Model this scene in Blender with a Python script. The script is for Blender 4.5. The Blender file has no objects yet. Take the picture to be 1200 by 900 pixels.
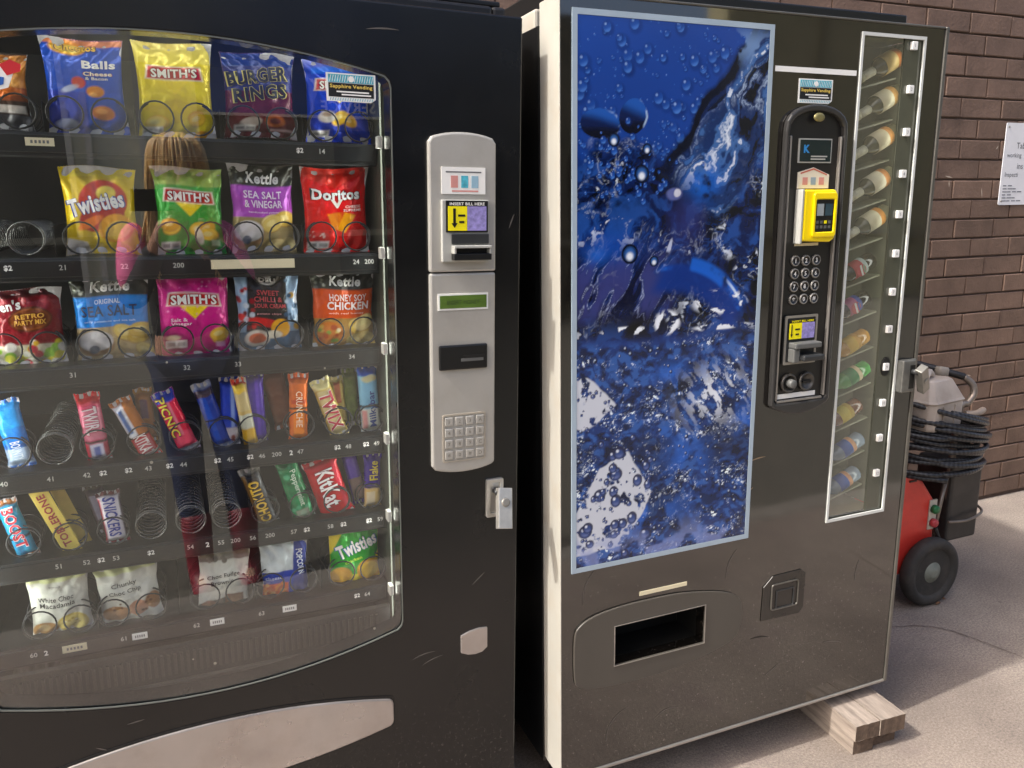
import bpy, bmesh, math, random
import numpy as np
from mathutils import Matrix, Vector
random.seed(7)
RNG = np.random.default_rng(11)
SC = bpy.context.scene
COL = SC.collection
rad = math.radians

# ------------------------------------------------------------------ camera
cam_data = bpy.data.cameras.new('camera')
cam_data.sensor_width = 36.0
cam_data.lens = 28.05
cam_data.clip_start = 0.02
cam_data.clip_end = 500.0
cam = bpy.data.objects.new('camera', cam_data)
COL.objects.link(cam)
cam.matrix_world = Matrix(((0.92367639, 0.09712477, -0.37065984, 0.0),
                           (-0.38287122, 0.19552703, -0.90287253, 0.0),
                           (-0.01521727, 0.97587702, 0.21778998, 1.48),
                           (0, 0, 0, 1)))
SC.camera = cam

# ------------------------------------------------------------------ sky and sun
SUN_EL, SUN_AZ = rad(48), rad(85)          # sun high on the left, raking along the machine fronts
world = bpy.data.worlds.new('World')
SC.world = world
world.use_nodes = True
wn = world.node_tree
wn.nodes.clear()
w_out = wn.nodes.new('ShaderNodeOutputWorld')
w_bg = wn.nodes.new('ShaderNodeBackground')
w_sky = wn.nodes.new('ShaderNodeTexSky')
w_sky.sky_type = 'NISHITA'
w_sky.sun_disc = False
w_sky.sun_elevation = SUN_EL
w_sky.sun_rotation = math.pi + SUN_AZ
w_sky.dust_density = 6.0
w_sky.air_density = 0.75
w_sky.ozone_density = 0.4
w_bg.inputs['Strength'].default_value = 0.15
wn.links.new(w_sky.outputs[0], w_bg.inputs['Color'])
wn.links.new(w_bg.outputs[0], w_out.inputs['Surface'])

sun_data = bpy.data.lights.new('sun', 'SUN')
sun_data.energy = 2.0
sun_data.angle = rad(1.5)
sun_data.color = (1.0, 0.965, 0.91)
sun = bpy.data.objects.new('sun', sun_data)
COL.objects.link(sun)
_dir = Vector((math.sin(SUN_AZ) * math.cos(SUN_EL), math.cos(SUN_AZ) * math.cos(SUN_EL), -math.sin(SUN_EL)))
sun.rotation_euler = _dir.to_track_quat('-Z', 'Y').to_euler()
sun.location = (-3, -5, 8)

SC.view_settings.view_transform = 'Standard'
SC.view_settings.look = 'None'
SC.view_settings.gamma = 1.0
SC.view_settings.use_curve_mapping = False
SC.view_settings.exposure = 1.25
SC.render.engine = 'CYCLES'
SC.cycles.transparent_max_bounces = 16
SC.cycles.max_bounces = 8

# ------------------------------------------------------------------ colour and material helpers
def lin(c):
    """'#rrggbb' or 0-255 triple -> linear rgb tuple"""
    if isinstance(c, str):
        c = [int(c[i:i + 2], 16) for i in (1, 3, 5)]
    o = []
    for v in c[:3]:
        v = v / 255.0
        o.append(v / 12.92 if v <= 0.04045 else ((v + 0.055) / 1.055) ** 2.4)
    return tuple(o)

def c4(c):
    return (*lin(c), 1.0)

MATS = {}
def new_mat(name):
    m = bpy.data.materials.new(name)
    m.use_nodes = True
    nt = m.node_tree
    b = nt.nodes['Principled BSDF']
    MATS[name] = m
    return m, nt, b

def mat(name, color, rough=0.5, metal=0.0, coat=0.0, spec=0.5, var=0.0, vscale=12.0, bump=0.0, bscale=120.0,
        rvar=0.0, dirt=None, dirt_amt=0.0, dscale=6.0, trans=0.0, coat_rough=0.05):
    """principled material with a little uneven colour, gloss and relief"""
    if name in MATS:
        return MATS[name]
    m, nt, b = new_mat(name)
    N, L = nt.nodes, nt.links
    b.inputs['Base Color'].default_value = c4(color)
    b.inputs['Roughness'].default_value = rough
    b.inputs['Metallic'].default_value = metal
    b.inputs['Coat Weight'].default_value = coat
    b.inputs['Coat Roughness'].default_value = coat_rough
    b.inputs['Specular IOR Level'].default_value = spec
    b.inputs['Transmission Weight'].default_value = trans
    tc = N.new('ShaderNodeTexCoord')
    src = tc.outputs['Object']
    if var > 0 or dirt is not None:
        nz = N.new('ShaderNodeTexNoise'); nz.inputs['Scale'].default_value = vscale; nz.inputs['Detail'].default_value = 6
        L.new(src, nz.inputs['Vector'])
        mr = N.new('ShaderNodeMapRange'); mr.inputs[1].default_value = .3; mr.inputs[2].default_value = .7
        mr.inputs[3].default_value = 1 - var; mr.inputs[4].default_value = 1 + var
        L.new(nz.outputs['Fac'], mr.inputs[0])
        hs = N.new('ShaderNodeHueSaturation'); hs.inputs['Color'].default_value = c4(color)
        L.new(mr.outputs[0], hs.inputs['Value'])
        last = hs.outputs[0]
        if dirt is not None:
            n2 = N.new('ShaderNodeTexNoise'); n2.inputs['Scale'].default_value = dscale; n2.inputs['Detail'].default_value = 8
            n2.inputs['Roughness'].default_value = .7
            L.new(src, n2.inputs['Vector'])
            m2 = N.new('ShaderNodeMapRange'); m2.inputs[1].default_value = .48; m2.inputs[2].default_value = .75
            m2.inputs[3].default_value = 0; m2.inputs[4].default_value = dirt_amt
            L.new(n2.outputs['Fac'], m2.inputs[0])
            mx = N.new('ShaderNodeMix'); mx.data_type = 'RGBA'
            L.new(m2.outputs[0], mx.inputs[0]); L.new(last, mx.inputs[6]); mx.inputs[7].default_value = c4(dirt)
            last = mx.outputs[2]
        L.new(last, b.inputs['Base Color'])
    if rvar > 0:
        n3 = N.new('ShaderNodeTexNoise'); n3.inputs['Scale'].default_value = 9; n3.inputs['Detail'].default_value = 7
        L.new(src, n3.inputs['Vector'])
        m3 = N.new('ShaderNodeMapRange'); m3.inputs[1].default_value = .35; m3.inputs[2].default_value = .7
        m3.inputs[3].default_value = max(0, rough - rvar * .4); m3.inputs[4].default_value = rough + rvar
        L.new(n3.outputs['Fac'], m3.inputs[0]); L.new(m3.outputs[0], b.inputs['Roughness'])
    if bump > 0:
        n4 = N.new('ShaderNodeTexNoise'); n4.inputs['Scale'].default_value = bscale; n4.inputs['Detail'].default_value = 4
        L.new(src, n4.inputs['Vector'])
        bp = N.new('ShaderNodeBump'); bp.inputs['Strength'].default_value = bump; bp.inputs['Distance'].default_value = .002
        L.new(n4.outputs['Fac'], bp.inputs['Height']); L.new(bp.outputs[0], b.inputs['Normal'])
    return m

def glass_mat(name, tint, ior, rough=0.0, dust_haze=(.004, .045)):
    """thin clear pane: see-through with a fresnel mirror on top, works from any side"""
    m, nt, b = new_mat(name)
    N, L = nt.nodes, nt.links
    N.remove(b)
    out = N['Material Output']
    tr = N.new('ShaderNodeBsdfTransparent'); tr.inputs[0].default_value = c4(tint)
    gl = N.new('ShaderNodeBsdfGlossy'); gl.inputs['Roughness'].default_value = rough
    df = N.new('ShaderNodeBsdfDiffuse'); df.inputs[0].default_value = c4('#b8b4a4')
    # fresnel by schlick, the same from both sides of the sheet
    ge = N.new('ShaderNodeNewGeometry'); dt = N.new('ShaderNodeVectorMath'); dt.operation = 'DOT_PRODUCT'
    L.new(ge.outputs['Normal'], dt.inputs[0]); L.new(ge.outputs['Incoming'], dt.inputs[1])
    def mth(op, a, b_=None):
        n = N.new('ShaderNodeMath'); n.operation = op
        for i, v in enumerate((a, b_)):
            if v is None: continue
            if isinstance(v, (int, float)): n.inputs[i].default_value = v
            else: L.new(v, n.inputs[i])
        return n.outputs[0]
    f0 = ((ior - 1) / (ior + 1)) ** 2
    fac = mth('ADD', mth('MULTIPLY', mth('POWER', mth('SUBTRACT', 1.0, mth('ABSOLUTE', dt.outputs['Value'])), 5.0), 1 - f0), f0)
    mx = N.new('ShaderNodeMixShader')
    L.new(fac, mx.inputs[0]); L.new(tr.outputs[0], mx.inputs[1]); L.new(gl.outputs[0], mx.inputs[2])
    # thin dusty film and smears, plus painted glare haze where raised
    tc = N.new('ShaderNodeTexCoord'); nz = N.new('ShaderNodeTexNoise'); nz.inputs['Scale'].default_value = 5; nz.inputs['Detail'].default_value = 9
    nz.inputs['Roughness'].default_value = .65
    L.new(tc.outputs['Object'], nz.inputs['Vector'])
    mr = N.new('ShaderNodeMapRange'); mr.inputs[1].default_value = .35; mr.inputs[2].default_value = .8; mr.inputs[3].default_value = dust_haze[0]; mr.inputs[4].default_value = dust_haze[1]
    L.new(nz.outputs['Fac'], mr.inputs[0])
    m2 = N.new('ShaderNodeMixShader')
    L.new(mr.outputs[0], m2.inputs[0]); L.new(mx.outputs[0], m2.inputs[1]); L.new(df.outputs[0], m2.inputs[2])
    # dried drops
    vo = N.new('ShaderNodeTexVoronoi'); vo.inputs['Scale'].default_value = 26; L.new(tc.outputs['Object'], vo.inputs['Vector'])
    sx = N.new('ShaderNodeSeparateColor'); L.new(vo.outputs['Color'], sx.inputs[0])
    k = mth('MULTIPLY', mth('LESS_THAN', vo.outputs['Distance'], .075), mth('GREATER_THAN', sx.outputs[0], .93))
    m3 = N.new('ShaderNodeMixShader'); L.new(mth('MULTIPLY', k, .55), m3.inputs[0]); L.new(m2.outputs[0], m3.inputs[1]); L.new(df.outputs[0], m3.inputs[2])
    L.new(m3.outputs[0], out.inputs['Surface'])
    return m

def lamp_mat(name, col, strength):
    m, nt, b = new_mat(name)
    b.inputs['Base Color'].default_value = c4('#e8e8e0')
    b.inputs['Emission Color'].default_value = c4(col); b.inputs['Emission Strength'].default_value = strength
    return m

def clear_mat(name):
    m, nt, b = new_mat(name)
    nt.nodes.remove(b)
    t = nt.nodes.new('ShaderNodeBsdfTransparent')
    nt.links.new(t.outputs[0], nt.nodes['Material Output'].inputs['Surface'])
    return m

def attr_mat(name, rough=0.35, metal=0.0, coat=0.0, bump=0.0, bscale=60, spec=.5):
    """printed surface: colour comes from the print stored on the mesh"""
    m, nt, b = new_mat(name)
    at = nt.nodes.new('ShaderNodeAttribute'); at.attribute_name = 'print'
    nt.links.new(at.outputs['Color'], b.inputs['Base Color'])
    b.inputs['Roughness'].default_value = rough
    b.inputs['Metallic'].default_value = metal
    b.inputs['Coat Weight'].default_value = coat
    b.inputs['Coat Roughness'].default_value = .03
    b.inputs['Specular IOR Level'].default_value = spec
    if bump:
        tc = nt.nodes.new('ShaderNodeTexCoord')
        nz = nt.nodes.new('ShaderNodeTexNoise'); nz.inputs['Scale'].default_value = bscale; nz.inputs['Detail'].default_value = 3
        nt.links.new(tc.outputs['Object'], nz.inputs['Vector'])
        bp = nt.nodes.new('ShaderNodeBump'); bp.inputs['Strength'].default_value = bump; bp.inputs['Distance'].default_value = .006
        nt.links.new(nz.outputs['Fac'], bp.inputs['Height']); nt.links.new(bp.outputs[0], b.inputs['Normal'])
    return m

# ------------------------------------------------------------------ mesh helpers
class MB:
    """collects shapes and links them as ONE mesh object"""
    def __init__(s):
        s.v, s.f, s.m, s.s = [], [], [], []
    def add(s, vs, fs, m=0, smooth=False):
        o = len(s.v)
        s.v += [tuple(map(float, p)) for p in vs]
        for f in fs:
            s.f.append([i + o for i in f]); s.m.append(m); s.s.append(smooth)
        return s
    def box(s, x0, x1, y0, y1, z0, z1, m=0, M=None):
        vs = [(x, y, z) for z in (z0, z1) for y in (y0, y1) for x in (x0, x1)]
        if M is not None:
            vs = [M @ Vector(p) for p in vs]
        return s.add(vs, [(0, 2, 3, 1), (4, 5, 7, 6), (0, 1, 5, 4), (2, 6, 7, 3), (0, 4, 6, 2), (1, 3, 7, 5)], m)
    def prism(s, outline, y0, y1, m=0, smooth_side=False, M=None):
        """outline in x,z (counter-clockwise seen from the front), front at y0, back at y1"""
        n = len(outline)
        vs = [(x, y0, z) for x, z in outline] + [(x, y1, z) for x, z in outline]
        if M is not None:
            vs = [M @ Vector(p) for p in vs]
        fs = [list(range(n)), list(range(2 * n - 1, n - 1, -1))]
        s.add(vs, fs, m)
        o = len(s.v) - 2 * n
        for i in range(n):
            j = (i + 1) % n
            s.f.append([o + i, o + n + i, o + n + j, o + j]); s.m.append(m); s.s.append(smooth_side)
        return s
    def pane(s, outline, y0, y1):
        """thin sheet: mirror coat on the front face only (slot 0), plain clear elsewhere (slot 1)"""
        s.prism(outline, y0, y1, 1)
        k = len(s.f) - len(outline) - 2
        s.m[k] = 0
        return s
    def ring(s, outer, inner, y0, y1, m=0):
        n = len(outer)
        vs = [(x, y, z) for y in (y0, y1) for L in (outer, inner) for x, z in L]
        fs = []
        for i in range(n):
            j = (i + 1) % n
            fs += [(i, j, n + j, n + i), (2 * n + j, 2 * n + i, 3 * n + i, 3 * n + j),
                   (j, i, 2 * n + i, 2 * n + j), (n + i, n + j, 3 * n + j, 3 * n + i)]
        return s.add(vs, fs, m)
    def tube(s, pts, r, n=8, m=0, cap=True, closed=False):
        pts = [Vector(p) for p in pts]
        rr = r if hasattr(r, '__len__') else [r] * len(pts)
        k = len(pts); vs = []; up = None
        for i, p in enumerate(pts):
            a = pts[i - 1] if (i > 0 or closed) else p
            b = pts[(i + 1) % k] if (i < k - 1 or closed) else p
            t = (b - a).normalized()
            if up is None:
                up = t.orthogonal().normalized()
            up = (up - t * up.dot(t))
            up = up.normalized() if up.length > 1e-6 else t.orthogonal().normalized()
            w = t.cross(up)
            for q in range(n):
                an = 2 * math.pi * q / n
                vs.append(p + (up * math.cos(an) + w * math.sin(an)) * rr[i])
        fs = []
        for i in range(k if closed else k - 1):
            a, b = i * n, ((i + 1) % k) * n
            for q in range(n):
                fs.append((a + q, a + (q + 1) % n, b + (q + 1) % n, b + q))
        s.add(vs, fs, m, True)
        if cap and not closed:
            o = len(s.v) - len(vs)
            s.f.append([o + q for q in range(n - 1, -1, -1)]); s.m.append(m); s.s.append(False)
            s.f.append([o + (k - 1) * n + q for q in range(n)]); s.m.append(m); s.s.append(False)
        return s
    def lathe(s, prof, n=24, M=None, m=0, smooth=True, mats=None):
        """profile [(radius, height)] turned round local z"""
        vs = []
        for r, h in prof:
            for q in range(n):
                a = 2 * math.pi * q / n
                p = Vector((r * math.cos(a), r * math.sin(a), h))
                vs.append(M @ p if M is not None else p)
        o = len(s.v); s.v += [tuple(p) for p in vs]
        for i in range(len(prof) - 1):
            for q in range(n):
                s.f.append([o + i * n + q, o + i * n + (q + 1) % n, o + (i + 1) * n + (q + 1) % n, o + (i + 1) * n + q])
                s.m.append(mats[i] if mats else m); s.s.append(smooth)
        for i, rev in ((0, True), (len(prof) - 1, False)):
            if prof[i][0] > 1e-5:
                c = [o + i * n + q for q in range(n)]
                s.f.append(c[::-1] if rev else c); s.m.append(mats[min(i, len(mats) - 1)] if mats else m); s.s.append(False)
        return s
    def build(s, name, mats, parent=None, bevel=0.0, seg=2):
        me = bpy.data.meshes.new(name)
        me.from_pydata(s.v, [], s.f)
        if not isinstance(mats, (list, tuple)):
            mats = [mats]
        for x in mats:
            me.materials.append(x)
        me.polygons.foreach_set('material_index', s.m)
        me.polygons.foreach_set('use_smooth', s.s)
        me.update()
        o = bpy.data.objects.new(name, me)
        COL.objects.link(o)
        if parent is not None:
            o.parent = parent
        if bevel > 0:
            b = o.modifiers.new('bevel', 'BEVEL'); b.width = bevel; b.segments = seg
            b.limit_method = 'ANGLE'; b.angle_limit = rad(40)
        return o

def tag(o, label, cat, group=None):
    o['label'] = label; o['category'] = cat
    if group:
        o['group'] = group
    return o

def struct(o):
    o['kind'] = 'structure'
    return o

def thing(name, label, cat, M=None, group=None):
    o = bpy.data.objects.new(name, None)
    o.empty_display_size = .1
    COL.objects.link(o)
    if M is not None:
        o.matrix_world = M
    return tag(o, label, cat, group)

def rrect(x0, x1, z0, z1, r, k=5):
    p = []
    for cx, cz, a0 in ((x1 - r, z0 + r, -90), (x1 - r, z1 - r, 0), (x0 + r, z1 - r, 90), (x0 + r, z0 + r, 180)):
        for i in range(k + 1):
            a = rad(a0 + 90 * i / k)
            p.append((cx + r * math.cos(a), cz + r * math.sin(a)))
    return p

def to_rect(inner, x0, x1, z0, z1):
    """push every point of an outline out to a rectangle, corners kept"""
    cx = sum(p[0] for p in inner) / len(inner); cz = sum(p[1] for p in inner) / len(inner)
    out = []
    for x, z in inner:
        dx, dz = x - cx, z - cz
        t = min(((x1 - cx) / dx if dx > 0 else (x0 - cx) / dx) if abs(dx) > 1e-9 else 1e9,
                ((z1 - cz) / dz if dz > 0 else (z0 - cz) / dz) if abs(dz) > 1e-9 else 1e9)
        out.append([cx + dx * t, cz + dz * t])
    for X in (x0, x1):
        for Z in (z0, z1):
            k = min(range(len(out)), key=lambda i: (out[i][0] - X) ** 2 + (out[i][1] - Z) ** 2)
            out[k] = [X, Z]
    return [tuple(p) for p in out]

# ------------------------------------------------------------------ lettering
_TG = {}
def text_geo(t, bold=0.0, shear=0.0):
    """flat letter shapes scaled to a unit box: (points in 0..1, faces, width/height)"""
    key = (t, bold, shear)
    if key not in _TG:
        cu = bpy.data.curves.new('lettering', 'FONT')
        cu.body = t; cu.size = 1; cu.offset = bold; cu.shear = shear; cu.resolution_u = 2; cu.fill_mode = 'FRONT'
        cu.space_character = 1.0 + bold * 2
        ob = bpy.data.objects.new('lettering', cu); COL.objects.link(ob)
        dg = bpy.context.evaluated_depsgraph_get()
        me = bpy.data.meshes.new_from_object(ob.evaluated_get(dg))
        V = np.array([v.co[:2] for v in me.vertices]); F = [list(p.vertices) for p in me.polygons]
        bpy.data.objects.remove(ob); bpy.data.curves.remove(cu); bpy.data.meshes.remove(me)
        lo, hi = V.min(0), V.max(0)
        _TG[key] = ((V - lo) / (hi - lo), F, (hi[0] - lo[0]) / (hi[1] - lo[1]))
    return _TG[key]

def flat_text(mb, t, x, z, y, h=None, w=None, m=0, bold=0.0, shear=0.0, rot=0.0, align=0.5):
    """lettering on a plane facing -y, box centred at x,z"""
    V, F, ar = text_geo(t, bold, shear)
    if h is None: h = w / ar
    if w is None: w = h * ar
    ca, sa = math.cos(rot), math.sin(rot)
    vs = []
    for a, b in V:
        px, pz = (a - align) * w, (b - .5) * h
        vs.append((x + px * ca - pz * sa, y, z + px * sa + pz * ca))
    mb.add(vs, F, m)

# ------------------------------------------------------------------ numpy paint
def vnoise(x, y, seed=0):
    r = np.random.default_rng(seed); T = r.random((64, 64))
    xi = np.floor(x).astype(int); yi = np.floor(y).astype(int); fx = x - xi; fy = y - yi
    fx = fx * fx * (3 - 2 * fx); fy = fy * fy * (3 - 2 * fy)
    g = lambda a, b: T[a % 64, b % 64]
    return (g(xi, yi) * (1 - fx) + g(xi + 1, yi) * fx) * (1 - fy) + (g(xi, yi + 1) * (1 - fx) + g(xi + 1, yi + 1) * fx) * fy
def fbm(x, y, o=5, seed=0):
    s = 0; a = .5; tot = 0
    for i in range(o):
        s = s + a * vnoise(x * 2 ** i + 17.3 * i, y * 2 ** i + 9.1 * i, seed + i); tot += a; a *= .5
    return s / tot

class Canvas:
    """small print; x to the right 0..1, y up 0..1, asp = width/height"""
    def __init__(s, nx, ny, base, asp=.75):
        s.nx, s.ny, s.asp = nx, ny, asp
        s.X, s.Y = np.meshgrid(np.linspace(0, 1, nx), np.linspace(0, 1, ny))
        s.I = np.ones((ny, nx, 3)) * np.array(lin(base))
        s.e = 0.6 / ny
    def mix(s, a, c, op=1.0):
        a = np.clip(a, 0, 1)[..., None] * op
        s.I = s.I * (1 - a) + np.array(lin(c)) * a
        return s
    def edge(s, d):                       # d>0 inside (in units of height)
        return np.clip(d / (2 * s.e) + .5, 0, 1)
    def rect(s, x0, x1, y0, y1, c, op=1.0, wob=0):
        Y = s.Y + (wob * np.sin(s.X * 7) if wob else 0)
        d = np.minimum(np.minimum(s.X - x0, x1 - s.X) * s.asp, np.minimum(Y - y0, y1 - Y))
        return s.mix(s.edge(d), c, op)
    def ell(s, cx, cy, rx, ry, c, rot=0, op=1.0, ring=None):
        dx, dy = (s.X - cx) * s.asp, s.Y - cy
        ca, sa = math.cos(rot), math.sin(rot)
        u, v = (dx * ca + dy * sa) / (rx * s.asp), (-dx * sa + dy * ca) / ry
        r = np.sqrt(u * u + v * v)
        d = (1 - r) * min(rx * s.asp, ry)
        if ring:
            d = np.minimum(d, (r - (1 - ring)) * min(rx * s.asp, ry))
        return s.mix(s.edge(d), c, op)
    def poly(s, pts, c, op=1.0):          # convex, counter-clockwise
        d = np.full(s.X.shape, 1e9)
        n = len(pts)
        for i in range(n):
            (x0, y0), (x1, y1) = pts[i], pts[(i + 1) % n]
            ex, ey = (x1 - x0) * s.asp, y1 - y0; l = math.hypot(ex, ey)
            d = np.minimum(d, (ex * (s.Y - y0) - ey * (s.X - x0) * s.asp) / l)
        return s.mix(s.edge(d), c, op)
    def grad(s, y0, y1, c, op=1.0):
        return s.mix(np.clip((s.Y - y0) / (y1 - y0), 0, 1), c, op)
    def noise(s, sc, amt, seed=0):
        n = fbm(s.X * sc * s.asp + seed, s.Y * sc, 4, seed)
        s.I *= (1 + amt * (n - .5) * 2)[..., None]
        return s
    def spots(s, n, x0, x1, y0, y1, r0, r1, cols, seed=0, flat=1.0):
        r = random.Random(seed)
        for i in range(n):
            q = r.uniform(r0, r1)
            s.ell(r.uniform(x0, x1), r.uniform(y0, y1), q / s.asp, q * flat, r.choice(cols), rot=r.uniform(-.6, .6))
        return s

def set_print(me, cols, name='print'):
    """cols: (n,3) linear colours for every vertex"""
    a = me.color_attributes.new(name, 'FLOAT_COLOR', 'POINT')
    d = np.ones((len(me.vertices), 4), dtype=np.float32)
    d[:, :3] = cols
    a.data.foreach_set('color', d.ravel())

def smooth(pts, n=6):
    P = [Vector(p) for p in pts]; out = []
    for i in range(len(P) - 1):
        p0, p1, p2, p3 = P[max(i - 1, 0)], P[i], P[i + 1], P[min(i + 2, len(P) - 1)]
        for k in range(n):
            t = k / n
            out.append(.5 * ((2 * p1) + (p2 - p0) * t + (2 * p0 - 5 * p1 + 4 * p2 - p3) * t * t + (3 * p1 - p0 - 3 * p2 + p3) * t ** 3))
    return out + [P[-1]]

# ================================================================== MATERIALS
M_black = mat('black_paint_satin', '#141416', rough=.38, var=.25, vscale=5, bump=.05, bscale=500, rvar=.22, dirt='#5a524b', dirt_amt=.16, dscale=9)
M_blackdoor = mat('black_door_gloss', '#0b0c0e', rough=.24, var=.08, vscale=3, rvar=.05, dirt='#35312d', dirt_amt=.10, dscale=11, bump=.04, bscale=400, spec=.55)
M_cavity = mat('dark_interior', '#151614', rough=.6, var=.2)
M_tray = mat('tray_dark_metal', '#1d1f1f', rough=.38, metal=.3, var=.2, vscale=20)
M_rail = mat('price_rail_plastic', '#17191a', rough=.28, var=.2, vscale=18)
M_wire = mat('coil_wire', '#6c6d6b', rough=.27, metal=.8)
M_wiredk = mat('coil_wire_front', '#333435', rough=.3, metal=.6)
M_silver = mat('coin_panel_silver', '#b2b0a9', rough=.36, metal=.3, var=.07, vscale=4, bump=.04, bscale=900, rvar=.12, dirt='#8f877a', dirt_amt=.35)
M_flap = mat('brushed_flap', '#b4aeaa', rough=.30, metal=.7, var=.08, vscale=7, rvar=.15, dirt='#8b7a70', dirt_amt=.4)
M_white = mat('white_print', '#e9e9e4', rough=.5)
M_offwhite = mat('cream_label', '#d8cfae', rough=.55, var=.05)
M_blackp = mat('black_plastic', '#101112', rough=.35, var=.15)
M_darkgrey = mat('dark_grey_plastic', '#2b2d2e', rough=.4, var=.15)
M_grey = mat('grey_plastic', '#5c5d5b', rough=.45, var=.1)
M_ltgrey = mat('light_grey_plastic', '#a9aaa4', rough=.45, var=.08)
M_edge = mat('worn_metal_edge', '#8d8a82', rough=.4, metal=.6, var=.15, vscale=30)
M_yellow = mat('yellow_print', '#f2e400', rough=.45)
M_yellowpl = mat('yellow_plastic', '#f5d800', rough=.33, var=.06, bump=.03)
M_purple = mat('lilac_print', '#8f86c0', rough=.5, var=.35, vscale=120)
M_lcd = mat('green_lcd', '#55722c', rough=.25, var=.15, vscale=25, coat=.3)
M_lcdink = mat('lcd_ink', '#2c3d17', rough=.5)
M_teal = mat('teal_print', '#4aa9bc', rough=.5, var=.3, vscale=160)
M_goldp = mat('gold_print', '#e3c45c', rough=.45)
M_redp = mat('red_print', '#c4252b', rough=.45)
M_bluep = mat('blue_print', '#2b5fae', rough=.45)
M_ink = mat('black_ink', '#111111', rough=.5)
M_inkgrey = mat('grey_ink', '#6a6a6c', rough=.6)
M_pinkink = mat('pale_red_ink', '#c98c84', rough=.6)
M_chrome = mat('lock_metal', '#c9c7c0', rough=.3, metal=.75, var=.1, vscale=60, rvar=.1)
M_glass = glass_mat('snack_glass', '#fcfdfc', 2.25)
M_winglass = glass_mat('window_glass', '#f8faf6', 2.7, dust_haze=(.05, .13))  # raised film paints hazy glare over the bottle window
M_clear = clear_mat('clear_back')
M_foil = attr_mat('printed_foil', rough=.25, metal=.15, bump=.6, bscale=38)
M_paperprint = attr_mat('printed_film', rough=.4, bump=.15, bscale=80)
LET = {}
def ink(c):
    if c not in LET:
        LET[c] = mat('print_' + c[1:], c, rough=.42)
    return LET[c]

# ================================================================== SETTING
def ground_mat():
    m, nt, b = new_mat('pavement_concrete')
    N, L = nt.nodes, nt.links
    tc = N.new('ShaderNodeTexCoord')
    def noise(sc, det=6, ro=.6):
        n = N.new('ShaderNodeTexNoise'); n.inputs['Scale'].default_value = sc; n.inputs['Detail'].default_value = det; n.inputs['Roughness'].default_value = ro
        L.new(tc.outputs['Object'], n.inputs['Vector']); return n.outputs['Fac']
    def ramp(f, a, b_, ca, cb):
        r = N.new('ShaderNodeValToRGB'); r.color_ramp.elements[0].position = a; r.color_ramp.elements[1].position = b_
        r.color_ramp.elements[0].color = ca; r.color_ramp.elements[1].color = cb; L.new(f, r.inputs[0]); return r.outputs[0]
    def mixc(f, a, b_, mode='MIX', fac=None):
        x = N.new('ShaderNodeMix'); x.data_type = 'RGBA'; x.blend_type = mode
        if fac is None: L.new(f, x.inputs[0])
        else: x.inputs[0].default_value = fac
        L.new(a, x.inputs[6])
        if isinstance(b_, tuple): x.inputs[7].default_value = b_
        else: L.new(b_, x.inputs[7])
        return x.outputs[2]
    base = ramp(noise(1.3, 8, .62), .32, .68, c4('#797069'), c4('#a1978c'))
    fine = ramp(noise(140, 3, .7), .3, .7, (.52, .5, .5, 1), (1.4, 1.38, 1.35, 1))
    c = mixc(None, base, fine, 'MULTIPLY', .85)
    grit = ramp(noise(420, 2, .5), .3, .62, (.62, .6, .58, 1), (1.12, 1.12, 1.12, 1))
    c = mixc(None, c, grit, 'MULTIPLY', .8)
    stain = ramp(noise(2.7, 9, .72), .52, .66, (0, 0, 0, 1), (.55, .55, .55, 1))
    c = mixc(stain, c, c4('#7b6d6a'))
    spot = N.new('ShaderNodeTexVoronoi'); spot.inputs['Scale'].default_value = 9; L.new(tc.outputs['Object'], spot.inputs['Vector'])
    sp = ramp(spot.outputs['Distance'], .03, .07, (.7, .7, .7, 1), (0, 0, 0, 1))
    c = mixc(sp, c, c4('#5e534f'))
    # shade between the machine and the cleaner, painted into the pavement colour
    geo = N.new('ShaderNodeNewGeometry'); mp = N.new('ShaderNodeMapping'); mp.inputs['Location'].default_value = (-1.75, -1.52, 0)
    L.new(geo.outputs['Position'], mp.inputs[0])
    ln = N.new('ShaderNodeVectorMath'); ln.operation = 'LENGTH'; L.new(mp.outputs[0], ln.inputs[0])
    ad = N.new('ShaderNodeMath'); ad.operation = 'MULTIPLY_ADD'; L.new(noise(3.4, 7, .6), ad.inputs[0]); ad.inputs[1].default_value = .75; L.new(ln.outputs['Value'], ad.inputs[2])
    shade_tint = ramp(ad.outputs[0], .55, .95, (.4, .4, .4, 1), (0, 0, 0, 1))
    c = mixc(shade_tint, c, c4('#5a5049'))
    L.new(c, b.inputs['Base Color'])
    b.inputs['Roughness'].default_value = .85
    bp = N.new('ShaderNodeBump'); bp.inputs['Strength'].default_value = .55; bp.inputs['Distance'].default_value = .004
    L.new(noise(170, 5, .7), bp.inputs['Height']); L.new(bp.outputs[0], b.inputs['Normal'])
    return m

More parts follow.
